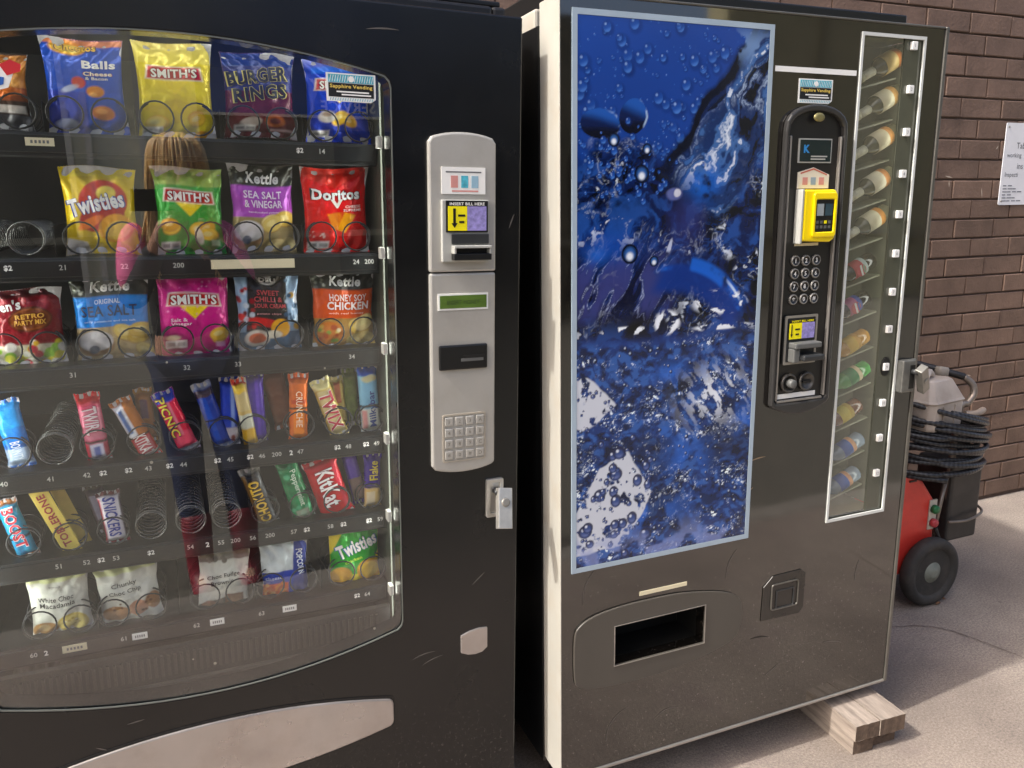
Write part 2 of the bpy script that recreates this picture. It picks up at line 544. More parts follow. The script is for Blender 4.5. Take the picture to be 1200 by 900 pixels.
def speckle(m, z_top, amt):
    """splashes of dried mud and scuffs low on a painted panel"""
    nt = m.node_tree; N, L = nt.nodes, nt.links; b = N['Principled BSDF']
    old = b.inputs['Base Color'].links[0].from_socket
    tc = N.new('ShaderNodeTexCoord'); sx = N.new('ShaderNodeSeparateXYZ'); L.new(tc.outputs['Object'], sx.inputs[0])
    mr = N.new('ShaderNodeMapRange'); mr.inputs[1].default_value = z_top; mr.inputs[2].default_value = z_top - .35; mr.inputs[3].default_value = 0; mr.inputs[4].default_value = amt; L.new(sx.outputs['Z'], mr.inputs[0])
    n = N.new('ShaderNodeTexNoise'); n.inputs['Scale'].default_value = 130; n.inputs['Detail'].default_value = 4; n.inputs['Roughness'].default_value = .65; L.new(tc.outputs['Object'], n.inputs['Vector'])
    r = N.new('ShaderNodeValToRGB'); r.color_ramp.elements[0].position = .60; r.color_ramp.elements[1].position = .70; L.new(n.outputs['Fac'], r.inputs[0])
    k = N.new('ShaderNodeMath'); k.operation = 'MULTIPLY'; L.new(r.outputs[0], k.inputs[0]); L.new(mr.outputs[0], k.inputs[1])
    x = N.new('ShaderNodeMix'); x.data_type = 'RGBA'; L.new(k.outputs[0], x.inputs[0]); L.new(old, x.inputs[6]); x.inputs[7].default_value = c4('#8a8078'); L.new(x.outputs[2], b.inputs['Base Color'])
speckle(M_blackdoor, .5, .5)
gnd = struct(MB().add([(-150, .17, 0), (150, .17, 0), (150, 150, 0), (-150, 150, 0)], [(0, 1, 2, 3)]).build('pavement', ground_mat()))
M_crack = mat('crack_dirt', '#6e635a', rough=.95)
M_asphalt = mat('worn_asphalt', '#66635a', rough=.85, var=.2, vscale=40, bump=.5, bscale=200)
road = struct(MB().add([(-150, -150, -.11), (150, -150, -.11), (150, .1, -.11), (-150, .1, -.11)], [(0, 1, 2, 3)]).build('road', M_asphalt))
kerb = struct(MB().box(-60, 60, .03, .172, -.3, .005).build('kerb', mat('kerb_concrete', '#8b867d', rough=.8, var=.15, bump=.3), bevel=.02))
# hairline crack wandering over the pavement beside the machines
cp = [(1.95, 1.95), (2.10, 1.91), (2.211, 1.872), (2.298, 1.84), (2.345, 1.81), (2.373, 1.775), (2.397, 1.72), (2.41, 1.678), (2.43, 1.61), (2.442, 1.549), (2.452, 1.43), (2.49, 1.25), (2.50, .9), (2.56, .5)]
rv = random.Random(3); vs = []
for i, (x, y) in enumerate(cp):
    for k in range(6):
        if i == len(cp) - 1 and k: break
        nx, ny = cp[min(i + 1, len(cp) - 1)]
        t = k / 6; px, py = x + (nx - x) * t + rv.uniform(-.004, .004), y + (ny - y) * t + rv.uniform(-.004, .004); wd = rv.uniform(.0008, .0024)
        vs += [(px - wd, py - wd * .6, .003), (px + wd, py + wd * .6, .003)]
MB().add(vs, [(2 * i, 2 * i + 1, 2 * i + 3, 2 * i + 2) for i in range(len(vs) // 2 - 1)]).build('crack', M_crack, gnd)

# ---- brick wall behind the machines
def brick_mat():
    m, nt, b = new_mat('painted_brown_brick')
    N, L = nt.nodes, nt.links
    oi = N.new('ShaderNodeObjectInfo'); tc = N.new('ShaderNodeTexCoord'); ge = N.new('ShaderNodeNewGeometry')
    nz = N.new('ShaderNodeTexNoise'); nz.inputs['Scale'].default_value = 7; nz.inputs['Detail'].default_value = 8; nz.inputs['Roughness'].default_value = .7
    L.new(ge.outputs['Position'], nz.inputs['Vector'])
    rp = N.new('ShaderNodeValToRGB'); rp.color_ramp.elements[0].position = .3; rp.color_ramp.elements[1].position = .72
    rp.color_ramp.elements[0].color = c4('#58463b'); rp.color_ramp.elements[1].color = c4('#765f51')
    L.new(nz.outputs['Fac'], rp.inputs[0])
    mr = N.new('ShaderNodeMapRange'); mr.inputs[3].default_value = .86; mr.inputs[4].default_value = 1.1
    L.new(oi.outputs['Random'], mr.inputs[0])
    hs = N.new('ShaderNodeHueSaturation'); L.new(rp.outputs[0], hs.inputs['Color']); L.new(mr.outputs[0], hs.inputs['Value'])
    sc = N.new('ShaderNodeTexNoise'); sc.inputs['Scale'].default_value = 38; sc.inputs['Detail'].default_value = 6; sc.inputs['Roughness'].default_value = .75
    mp = N.new('ShaderNodeMapping'); mp.inputs['Scale'].default_value = (.45, 1, 1.5); L.new(ge.outputs['Position'], mp.inputs[0]); L.new(mp.outputs[0], sc.inputs['Vector'])
    r2 = N.new('ShaderNodeValToRGB'); r2.color_ramp.elements[0].position = .69; r2.color_ramp.elements[1].position = .76
    r2.color_ramp.elements[0].color = (0, 0, 0, 1); r2.color_ramp.elements[1].color = (.55, .55, .55, 1); L.new(sc.outputs['Fac'], r2.inputs[0])
    mx = N.new('ShaderNodeMix'); mx.data_type = 'RGBA'; L.new(r2.outputs[0], mx.inputs[0]); L.new(hs.outputs[0], mx.inputs[6]); mx.inputs[7].default_value = c4('#a38a7c')
    L.new(mx.outputs[2], b.inputs['Base Color'])
    b.inputs['Roughness'].default_value = .62
    n5 = N.new('ShaderNodeTexNoise'); n5.inputs['Scale'].default_value = 90; n5.inputs['Detail'].default_value = 5; L.new(ge.outputs['Position'], n5.inputs['Vector'])
    bp = N.new('ShaderNodeBump'); bp.inputs['Strength'].default_value = .5; bp.inputs['Distance'].default_value = .004
    L.new(n5.outputs['Fac'], bp.inputs['Height']); L.new(bp.outputs[0], b.inputs['Normal'])
    return m
M_brick = brick_mat()
M_mortar = mat('painted_mortar', '#4f3f36', rough=.8, var=.2, vscale=30, bump=.4, bscale=150)
WY = 2.608
wall = thing('brick_wall', 'brown painted brick wall behind the two machines', 'wall', Matrix.Translation((0, WY, 0)))
MB().box(-9, 12, .0065, .25, 0, 3.4).build('mortar_bed', M_mortar, wall)
BL, BH, JO = .2515, .086, .0075
def brick_mesh(seed):
    r = random.Random(seed); mb = MB()
    w, h, d = (BL - JO * .8) / 2, (BH - JO) / 2, .04
    j = lambda a: r.uniform(-a, a)
    F = [(-w + j(.0015), 0 + j(.001), -h + j(.0015)), (w + j(.0015), 0 + j(.001), -h + j(.0015)), (w + j(.0015), 0 + j(.001), h + j(.001)), (-w + j(.0015), 0 + j(.001), h + j(.001))]
    c = .0035
    inner = [(x * (1 - c / w), y - .003, z * (1 - c / h)) for x, y, z in F]
    back = [(x, d, z) for x, y, z in F]
    mb.add(inner + F + back, [(0, 1, 2, 3)] + [(i + 4, (i + 1) % 4 + 4, (i + 1) % 4, i) for i in range(4)] + [(i + 8, (i + 1) % 4 + 8, (i + 1) % 4 + 4, i + 4) for i in range(4)])
    return mb
bmeshes = []
for q in range(8):
    o = brick_mesh(q).build('brick', M_brick); bmeshes.append(o.data); bpy.data.objects.remove(o)
rest = MB(); rb = random.Random(5); nb = 0
for row in range(39):
    z = .0157 + row * BH - BH / 2
    if z < 0: continue
    off = (.125 if row % 2 else 0) + .02 * math.sin(row * 1.7) - .0016 * (row - 13)
    for k in range(-37, 47):
        x = 3.335 + off + (k + .5) * BL - .125
        px = rb.uniform(-.0015, .0015)
        if 2.75 < x < 5.05 and z < 2.55:
            o = bpy.data.objects.new('brick', bmeshes[rb.randrange(8)]); COL.objects.link(o); o.parent = wall
            o.location = (x, px, z); nb += 1
        elif -8.8 < x < 11.8 and z < 3.35:
            w, h = (BL - JO) / 2, (BH - JO) / 2
            rest.add([(x - w, px, z - h), (x + w, px, z - h), (x + w, px, z + h), (x - w, px, z + h),
                      (x - w, .03, z - h), (x + w, .03, z - h), (x + w, .03, z + h), (x - w, .03, z + h)],
                     [(0, 1, 2, 3), (3, 2, 6, 7), (0, 4, 5, 1), (1, 5, 6, 2), (0, 3, 7, 4)])
rs = rest.build('bricks', M_brick, wall); rs['kind'] = 'stuff'
M_chip = mat('bare_plaster_mark', '#b3a596', rough=.8)
for x, z, a, l_ in ((3.20, 2.335, .9, .03), (3.345, 2.345, 1.3, .035), (3.437, 1.702, -.8, .022), (3.155, 1.575, .2, .05), (3.16, 1.545, 1.5, .03), (3.37, 1.505, 1.4, .05), (3.42, .66, .4, .03)):   # scratches in the paint
    Mx = Matrix.Translation((x, -.0052, z)) @ Matrix.Rotation(a, 4, 'Y')
    MB().add([Mx @ Vector(p) for p in ((-l_ / 2, 0, 0), (-l_ * .1, 0, -.0035), (l_ / 2, 0, .001), (l_ * .05, 0, .003))], [(0, 1, 2, 3)]).build('paint_scratch', M_chip, wall)

# ================================================================== SNACK MACHINE (left)
LM = Matrix(((0.99962964, -0.01635507, 0.02175072, 0.6609), (0.01660373, 0.99979828, -0.01130143, 1.5705),
             (-0.0215615, 0.01165839, 0.99969955, -0.0696), (0, 0, 0, 1))) @ Matrix.Scale(1.047, 4)
snack = thing('snack_vending_machine', 'black glass-fronted snack vending machine with silver coin panel', 'vending machine', LM)
UR, UL = -.030, -1.075       # door edges
GL, GR = -1.015, -.288       # glass edges

def lens(x0, x1, zt, zb, rise_t, rise_b, r, n=18):
    """outline with bowed top and bottom edges and round corners, counter-clockwise from bottom left"""
    cx = (x0 + x1) / 2; hw = (x1 - x0) / 2
    p = []
    fb = lambda x: zb - rise_b * (1 - ((x - cx) / hw) ** 2)
    ft = lambda x: zt + rise_t * (1 - ((x - cx) / hw) ** 2)
    xs = np.linspace(x0 + r, x1 - r, n)
    p += [(x, fb(x)) for x in xs]
    for a in (-60, -30, 0):
        p.append((x1 - r + r * math.cos(rad(a)), fb(x1 - r) + r + r * math.sin(rad(a))))
    for k in range(1, 5):
        z0, z1 = fb(x1 - r) + r, ft(x1 - r) - r
        p.append((x1, z0 + (z1 - z0) * k / 5))
    for a in (0, 30, 60):
        p.append((x1 - r + r * math.cos(rad(a)), ft(x1 - r) - r + r * math.sin(rad(a))))
    p += [(x, ft(x)) for x in xs[::-1]]
    for a in (120, 150, 180):
        p.append((x0 + r + r * math.cos(rad(a)), ft(x0 + r) - r + r * math.sin(rad(a))))
    for k in range(1, 5):
        z1, z0 = fb(x0 + r) + r, ft(x0 + r) - r
        p.append((x0, z0 + (z1 - z0) * k / 5))
    for a in (180, 210, 240):
        p.append((x0 + r + r * math.cos(rad(a)), fb(x0 + r) + r + r * math.sin(rad(a))))
    return p

glass_out = lens(GL, GR, 1.700, .622, .046, .056, .022)
outer = to_rect(glass_out, UL, UR, .13, 1.826)
door = MB().ring(outer, glass_out, 0, .055).build('door', M_blackdoor, snack, bevel=.004)
MB().ring([(-.6515 + (x + .6515) * 1.003, 1.16 + (z - 1.16) * 1.002) for x, z in glass_out], [(-.6515 + (x + .6515) * .9975, 1.16 + (z - 1.16) * .9985) for x, z in glass_out], -.0016, .0012).build('glass_bead', mat('glass_edge', '#6d716c', rough=.3, metal=.3), door)
MB().pane(glass_out, .004, .009).build('glass_pane', [M_glass, M_clear], snack)
# cabinet: open at the front
cab = MB()
cab.box(-1.07, -1.035, .058, .86, .10, 1.853); cab.box(-.068, -.040, .058, .86, .10, 1.853)
cab.box(-1.035, -.068, .058, .86, 1.815, 1.853); cab.box(-1.035, -.068, .83, .86, .10, 1.815); cab.box(-1.035, -.068, .058, .83, .10, .16)
cab.build('cabinet', M_black, snack, bevel=.006)
MB().box(-1.0, -.045, .075, .40, 1.8555, 1.866).build('top_ledge', M_blackp, snack, bevel=.003)
inn = MB()
inn.box(-1.034, -1.026, .066, .62, .56, 1.80); inn.box(-1.026, -.262, .60, .62, .56, 1.80); inn.box(-1.026, -.262, .066, .6, 1.785, 1.80)
inn.build('interior_lining', M_cavity, snack)
M_inside = mat('inner_side_panel', '#3a3e35', rough=.5, var=.15, vscale=8)
MB().box(-.262, -.2585, .066, .6, .56, 1.80).build('inner_side_panel', M_inside, snack)
MB().box(-.2895, -.2862, .080, .6, .56, 1.78).build('shelf_side', M_inside, snack)
# lit tubes that run round the inside of the door frame
M_lamp = lamp_mat('white_lamp', '#f4f6ee', 22.0)
M_lamp_dim = lamp_mat('dim_white_lamp', '#f4f6ee', 5.0)
M_lamp_low = lamp_mat('low_white_lamp', '#f4f6ee', 2.5)
MB().tube([(-.2725, .068, .60), (-.2725, .068, 1.74)], .005, 8).build('lamp_tube', M_lamp, snack)
MB().tube([(-1.022, .080, .70), (-1.022, .080, 1.74)], .005, 8).build('lamp_tube', M_lamp, snack)
MB().tube([(-1.0, .072, 1.777), (-.30, .072, 1.777)], .005, 8).build('lamp_tube', M_lamp_dim, snack)
MB().box(-.2575, -.075, .12, .14, .16, 1.80).build('coin_bay_wall', M_cavity, snack)
MB().box(-.9, -.1, .15, .8, .075, .1).build('plinth', M_blackp, snack)
for u in (-1.0, -.09):
    MB().lathe([(.025, .07), (.025, .08), (.012, .085), (.012, .1)], 12, Matrix.Translation((u, .1, 0))).build('foot', M_blackp, snack)

# ---- trays, number strips and spirals
ROWV = [1.575, 1.369, 1.181, .995, .827, .66]
NUM = {1.575: [('$2', -.437), ('14', -.396)],
       1.369: [('$2', -.925), ('21', -.845), ('22', -.749), ('200', -.661), ('24', -.339), ('200', -.313)],
       1.181: [('31', -.848), ('32', -.661), ('33', -.571), ('34', -.354)],
       .995: [('40', -.973), ('41', -.902), ('42', -.844), ('$2', -.817), ('$2', -.775), ('43', -.742), ('$2', -.705), ('44', -.681), ('$2', -.62), ('45', -.597), ('$2', -.56), ('46', -.538), ('200', -.51), ('2', -.482), ('47', -.464), ('$2', -.39), ('48', -.368), ('$2', -.331), ('49', -.309)],
       .827: [('51', -.906), ('52', -.86), ('$2', -.836), ('53', -.811), ('$2', -.751), ('54', -.681), ('2', -.65), ('55', -.625), ('200', -.598), ('56', -.565), ('200', -.532), ('57', -.485), ('$2', -.459), ('58', -.411), ('$2', -.384), ('$2', -.33), ('59', -.306)],
       .66: [('60', -.963), ('2', -.943), ('61', -.813), ('62', -.682), ('63', -.558), ('$2', -.361), ('64', -.339)]}
TAGS = {1.575: [(-.857, .042, .013, M_offwhite)], 1.369: [(-.5315, .149, .017, M_offwhite)],
        .66: [(-.896, .041, .014, M_offwhite), (-.7845, .027, .013, M_white), (-.6435, .027, .013, M_white), (-.502, .028, .013, M_white)]}
trays = {}
for v in ROWV:
    mb = MB()
    x0, x1 = -1.024, -.2925
    prof = [(.101, v - .021), (.1045, v - .024), (.109, v - .021), (.109, v + .013), (.52, v + .018), (.52, v + .022), (.1, v + .017), (.0985, v + .012)]
    n = len(prof)
    mb.add([(x, y, z) for x in (x0, x1) for y, z in prof], [(i, (i + 1) % n, n + (i + 1) % n, n + i) for i in range(n)] + [tuple(range(n - 1, -1, -1)), tuple(range(n, 2 * n))], 0)
    t = mb.build('tray', M_tray, snack)
    trays[v] = t
    MB().box(x0 + .004, x1 - .006, .0962, .1, v - .0155, v + .0125).build('price_rail', M_rail, t, bevel=.001)
    MB().box(-.2995, -.2912, .055, .075, v + .008, v + .030).build('shelf_clip', mat('white_clip', '#d8d8d0', rough=.5), t, bevel=.001)
    for s, u in NUM[v]:
        mb = MB(); hh = .0102 if s == '$2' or s == '2' else .009
        flat_text(mb, s, u, v + .001, .0955, h=hh, bold=.03 if s in ('$2', '2') else .012)
        mb.build('number_label', M_white if s in ('$2', '2') else mat('label_grey_white', '#b9bab4', rough=.5), t)
    for u, w, h, mm in TAGS.get(v, []):
        g = MB().box(u - w / 2, u + w / 2, .0945, .0958, v - h / 2 + .001, v + h / 2 + .001, 0)
        if w < .1:
            for q in range(5): g.box(u - w * .32 + q * w * .14, u - w * .32 + q * w * .14 + w * .08, .0941, .0945, v - .0015, v + .0035, 1)
        g.build('price_tag', [mm, M_inkgrey], t)

def coil(tray_v, u, r, pitch, turns, right=True, v=None, rest_m=None):
    pts = []
    vc = tray_v + .02 + r + .002 if v is None else v
    N_ = 20
    for i in range(int(turns * N_) + 1):
        a = i / N_; ang = -math.pi / 2 + (2 if right else -2) * math.pi * a
        y = .1125 + (.002 * a if a < 1 else .002 + (a - 1) * pitch)
        pts.append((u + r * math.cos(ang), y, vc + r * math.sin(ang)))
    MB().tube(pts, .0017, 5).build('spiral_coil', M_wire if turns > 6 else M_wiredk, trays[tray_v])

for v, cols in {1.575: [-.92, -.784, -.643, -.498, -.354], 1.369: [-.93, -.78, -.634, -.504, -.366], 1.181: [-.916, -.778, -.639, -.505, -.358],
                .66: [-.917, -.794, -.628, -.502, -.354]}.items():
    for u in cols:
        em = v == 1.369 and u < -.9
        for s in (-1, 1):
            coil(v, u + s * .0335, .0275, .022 if em else .05, 12 if em else 4, s > 0)
for u in [-.957, -.891, -.823, -.745, -.673, -.603, -.548, -.46, -.382, -.315]:
    coil(.995, u, .0285, .0185 if u == -.891 else .03, 16 if u == -.891 else 4)
for u in [-.958, -.884, -.812, -.747, -.676, -.610, -.536, -.462, -.392, -.322]:
    e = u in (-.747, -.676, -.610)
    coil(.827, u, .027, .0185 if e else .03, 18 if e else 4)
# dividers between the columns
for v, us in ((1.575, [-.852, -.713, -.571, -.426]), (1.369, [-.855, -.707, -.569, -.435]), (1.181, [-.847, -.708, -.572, -.432]), (.66, [-.855, -.711, -.565, -.43])):
    for u in us:
        MB().box(u - .0008, u + .0008, .125, .5, v + .018, v + .07).build('divider', M_tray, trays[v])
# drop chute front with upright slots, under the lowest tray
gm = MB().box(-1.02, -.295, .075, .09, .553, .634)
gr = gm.build('chute_front', mat('chute_plastic', '#262523', rough=.5, var=.2), snack)
for i in range(58):
    u = -1.0 + i * .0118
    MB().box(u, u + .0055, .071, .0748, .578, .622).build('slat', mat('chute_slat', '#37342f', rough=.5, var=.2), gr)
MB().box(-1.02, -.295, .066, .0748, .553, .566).build('chute_lip', mat('chute_plastic2', '#302e2a', rough=.45), gr, bevel=.002)

# ---- coin panel
pan_u0, pan_u1 = -.2225, -.0875
_ar = [(pan_u0 + (pan_u1 - pan_u0) * t, .0125 * (1 - (2 * t - 1) ** 2) ** .8) for t in np.linspace(.05, .95, 13)]
po = [(pan_u0, .966)] + [(x, .9605 - d) for x, d in _ar] + [(pan_u1, .962), (pan_u1, 1.352), (pan_u0, 1.352)]
pt = [(pan_u0, 1.3545), (pan_u1, 1.3545), (pan_u1, 1.594)] + [(x, 1.6005 + d) for x, d in _ar[::-1]] + [(pan_u0, 1.594)]
cpan = MB().prism(po, -.011, .002).prism(pt, -.012, .002).build('coin_panel', M_silver, snack, bevel=.004)
def part(mb, name, m, par, bevel=0): return mb.build(name, m, par, bevel)
# top sticker with three note pictures
s1 = MB().box(-.1985, -.1105, -.0135, -.0122, 1.5005, 1.5495, 0)
for i, k in enumerate((3, 1, 2)):
    s1.box(-.18 + i * .0205, -.166 + i * .0205, -.0139, -.0135, 1.512, 1.534, k)
s1.box(-.19, -.119, -.0139, -.0135, 1.5395, 1.542, 4); s1.box(-.178, -.125, -.0139, -.0135, 1.5045, 1.5075, 5)
s1.build('note_sticker', [M_white, M_teal, mat('pale_blue_print', '#8fb2c4', rough=.5), M_pinkink, M_inkgrey, M_pinkink], cpan)
# note acceptor
MB().box(-.201, -.1065, -.022, -.0125, 1.374, 1.490).build('note_acceptor', M_ltgrey, cpan, bevel=.002)
mb = MB().box(-.1935, -.1095, -.0245, -.0222, 1.430, 1.4885, 0)
mb.box(-.190, -.152, -.0252, -.0246, 1.433, 1.478, 1); mb.box(-.1515, -.113, -.0252, -.0246, 1.433, 1.478, 2)
flat_text(mb, 'INSERT BILL HERE', -.1515, 1.4825, -.0252, w=.070, h=.0055, m=3, bold=.02)
mb.prism([(-.1835, 1.447), (-.1775, 1.438), (-.1715, 1.447), (-.175, 1.447), (-.175, 1.474), (-.180, 1.474), (-.180, 1.447)], -.0258, -.0253, 0)
mb.box(-.170, -.156, -.0258, -.0253, 1.459, 1.463, 0); mb.box(-.168, -.158, -.0258, -.0253, 1.447, 1.451, 0)
mb.build('note_instruction_sticker', [M_blackp, M_yellow, M_purple, M_white], cpan)
MB().box(-.183, -.1075, -.0255, -.0222, 1.408, 1.427, 0).build('note_status_strip', M_darkgrey, cpan, bevel=.001)
mb = MB().box(-.183, -.1075, -.042, -.0222, 1.401, 1.4055, 1).box(-.183, -.1075, -.040, -.0222, 1.3785, 1.3905, 0).box(-.183, -.179, -.040, -.0222, 1.3905, 1.401, 1).box(-.1115, -.1075, -.040, -.0222, 1.3905, 1.401, 1).box(-.179, -.1115, -.024, -.0222, 1.3905, 1.401, 2)
mb.build('note_mouth', [M_blackp, M_ltgrey, M_ink], cpan, bevel=.0008)
mb = MB()
mb.box(-.2075, -.104, -.0128, -.0105, 1.281, 1.313, 0).box(-.204, -.1075, -.0136, -.0129, 1.2845, 1.3095, 1)
flat_text(mb, 'INSERT MONEY', -.156, 1.296, -.0139, w=.066, h=.008, m=2)
mb.build('green_display', [M_white, M_lcd, M_lcdink], cpan)
mb = MB().box(-.2075, -.1065, -.018, -.0105, 1.163, 1.2125, 0)
mb.build('coin_slot_plate', M_blackp, cpan, bevel=.003)
MB().box(-.158, -.114, -.0192, -.0182, 1.1865, 1.1915, 0).box(-.112, -.1095, -.0192, -.0182, 1.178, 1.2, 0).build('coin_slot', M_ink, cpan)
MB().box(-.163, -.116, -.0188, -.0182, 1.1795, 1.1855, 0).build('coin_slot_guide', M_grey, cpan)
MB().ring(rrect(-.2005, -.1085, .972, 1.072, .004), rrect(-.197, -.112, .9755, 1.0685, .003), -.0125, -.0105).build('keypad_frame', mat('keypad_bezel', '#a59d8e', rough=.45), cpan)
ks = '123A456B789C*0#D'
for i in range(16):
    r, c = divmod(i, 4)
    u, z = -.1875 + c * .0222, 1.057 - r * .0233
    MB().box(u - .0085, u + .0085, -.0138, -.0105, z - .0088, z + .0088).build('key', M_silver, cpan, bevel=.0015)
    mb = MB(); flat_text(mb, ks[i], u, z, -.01405, h=.0075); mb.build('key_symbol', mat('key_grey', '#6f6a5e', rough=.5), cpan)
# ---- lock with its handle swung open
lock = MB().ring(rrect(-.104, -.066, .838, .922, .003), rrect(-.096, -.074, .846, .914, .003), -.008, .001).box(-.0965, -.0735, -.002, .001, .8455, .9145).build('lock', M_chrome, snack, bevel=.001)
HM = Matrix.Translation((-.074, -.030, .872)) @ Matrix.Rotation(rad(9), 4, 'Y') @ Matrix.Rotation(rad(-22), 4, 'X')
mb = MB().box(-.0155, .0155, -.0085, .0085, -.050, .034, 0, HM)
mb.lathe([(.0095, 0), (.0095, .0025), (.006, .0035)], 16, HM @ Matrix.Translation((0, -.0085, .004)) @ Matrix.Rotation(rad(90), 4, 'X'), 1)
mb.build('lock_handle', [M_chrome, M_edge], lock, bevel=.0015)
MB().lathe([(.006, 0), (.006, .02)], 12, Matrix.Translation((-.083, .0, .894)) @ Matrix.Rotation(rad(90), 4, 'X')).build('lock_pin', M_darkgrey, lock)
# ---- small silver lens plate and the delivery flap
MB().prism([(-.161, .5335), (-.145, .526), (-.128, .5235), (-.112, .526), (-.1, .535), (-.1, .582), (-.118, .584), (-.14, .581), (-.161, .574)], -.004, .001).build('coin_return_plate', M_flap, snack, bevel=.001)
fl = lens(-1.0, -.313, .462, .402, .042, .042, .014)
MB().prism(fl, -.006, .001).build('delivery_flap', M_flap, snack, bevel=.003)
MB().ring([(-.6565 + (x + .6565) * 1.008, z + (.005 if z > .43 else -.005)) for x, z in fl], [(-.6565 + (x + .6565) * .998, z + (.0005 if z > .43 else -.0005)) for x, z in fl], -.0018, .001).build('flap_gap', M_ink, snack)
# ---- vendor sticker inside the top right corner of the glass
def vendor_sticker(name, u0, u1, z0, z1, y, par, n):
    w, h = u1 - u0, z1 - z0
    mb = MB().prism([(u0, z0), (u1 - .1 * w, z0), (u1, z0 + .12 * h), (u1, z1), (u0, z1)], y, y + .0008, 0)
    mb.box(u0 + .04 * w, u1 - .04 * w, y - .0004, y - .0001, z1 - .33 * h, z1 - .05 * h, 1)
    mb.box(u0 + .04 * w, u1 - .04 * w, y - .0004, y - .0001, z0 + .16 * h, z1 - .35 * h, 2)
    for i in range(18):
        a = u0 + w * (.06 + i * .05)
        mb.add([(a, y - .0007, z1 - .31 * h), (a + .012 * w, y - .0007, z1 - .31 * h), (a + .04 * w, y - .0007, z1 - .08 * h), (a + .028 * w, y - .0007, z1 - .08 * h)], [(0, 1, 2, 3)], 0)
        mb.add([(a, y - .0007, z0 + .03 * h), (a + .012 * w, y - .0007, z0 + .03 * h), (a + .03 * w, y - .0007, z0 + .13 * h), (a + .018 * w, y - .0007, z0 + .13 * h)], [(0, 1, 2, 3)], 1)
    mb.lathe([(.06 * w, 0), (.06 * w, .0005)], 12, Matrix.Translation((u0 + .5 * w, y - .0008, z1 - .2 * h)) @ Matrix.Rotation(rad(90), 4, 'X'), 0)
    flat_text(mb, 'Sapphire Vending', (u0 + u1) / 2, z0 + .52 * h, y - .0009, w=.86 * w, h=.17 * h, m=3, bold=.02)
    mb.box(u0 + .2 * w, u1 - .14 * w, y - .0009, y - .0006, z0 + .32 * h, z0 + .37 * h, 0)
    mb.box(u0 + .3 * w, u1 - .1 * w, y - .0009, y - .0006, z0 + .22 * h, z0 + .27 * h, 0)
    return mb.build(name, [M_white, M_teal, M_ink, M_goldp], par)
vendor_sticker('vendor_sticker', -.402, -.315, 1.656, 1.703, .001, snack, 0)
# torn corner of a red, white and blue sticker on the far left of the glass
mb = MB()
mb.prism([(-.905, 1.640), (-.880, 1.648), (-.872, 1.668), (-.885, 1.682), (-.915, 1.675)], .001, .0028, 0)
mb.prism([(-.880, 1.665), (-.862, 1.672), (-.860, 1.682), (-.874, 1.688), (-.889, 1.680)], .0004, .0009, 1)
mb.prism([(-.897, 1.648), (-.886, 1.652), (-.884, 1.662), (-.897, 1.664)], .0004, .0009, 2)
mb.build('torn_sticker', [M_white, M_redp, M_bluep], snack)
# scuffs and scratches in the paint of the door
M_scuff = mat('scuffed_paint', '#57524d', rough=.6)
def scratch(par, x, z, l, a, w=.0012, y=-.0006, m=None, bow=.0, off=0.0):
    mb = MB(); n = 6; A_, B_ = [], []
    for i in range(n + 1):
        t = i / n - .5; px, pz = t * l, bow * (1 - 4 * t * t); ww = w * (1 - abs(2 * t) ** 2) + .0002
        ca, sa = math.cos(a), math.sin(a)
        A_.append((x - off + px * ca - (pz + ww) * sa, y, z + px * sa + (pz + ww) * ca)); B_.append((x - off + px * ca - (pz - ww) * sa, y, z + px * sa + (pz - ww) * ca))
    mb.add(A_ + B_, [(n + 1 + i, n + 2 + i, i + 1, i) for i in range(n)]).build('scratch', m or M_scuff, par)
for x, z, l, a, bw in ((-.245, .545, .055, .18, .004), (-.225, .530, .05, .3, .003), (-.80, .54, .03, .1, .0), (-.86, .50, .022, -.5, .0), (-.16, 1.20, .05, 1.5, .002), (-.05, 1.45, .03, 1.2, .0), (-.30, 1.78, .06, .05, .002), (-.12, .70, .04, .7, .0)):
    scratch(snack, x, z, l, a, bow=bw)

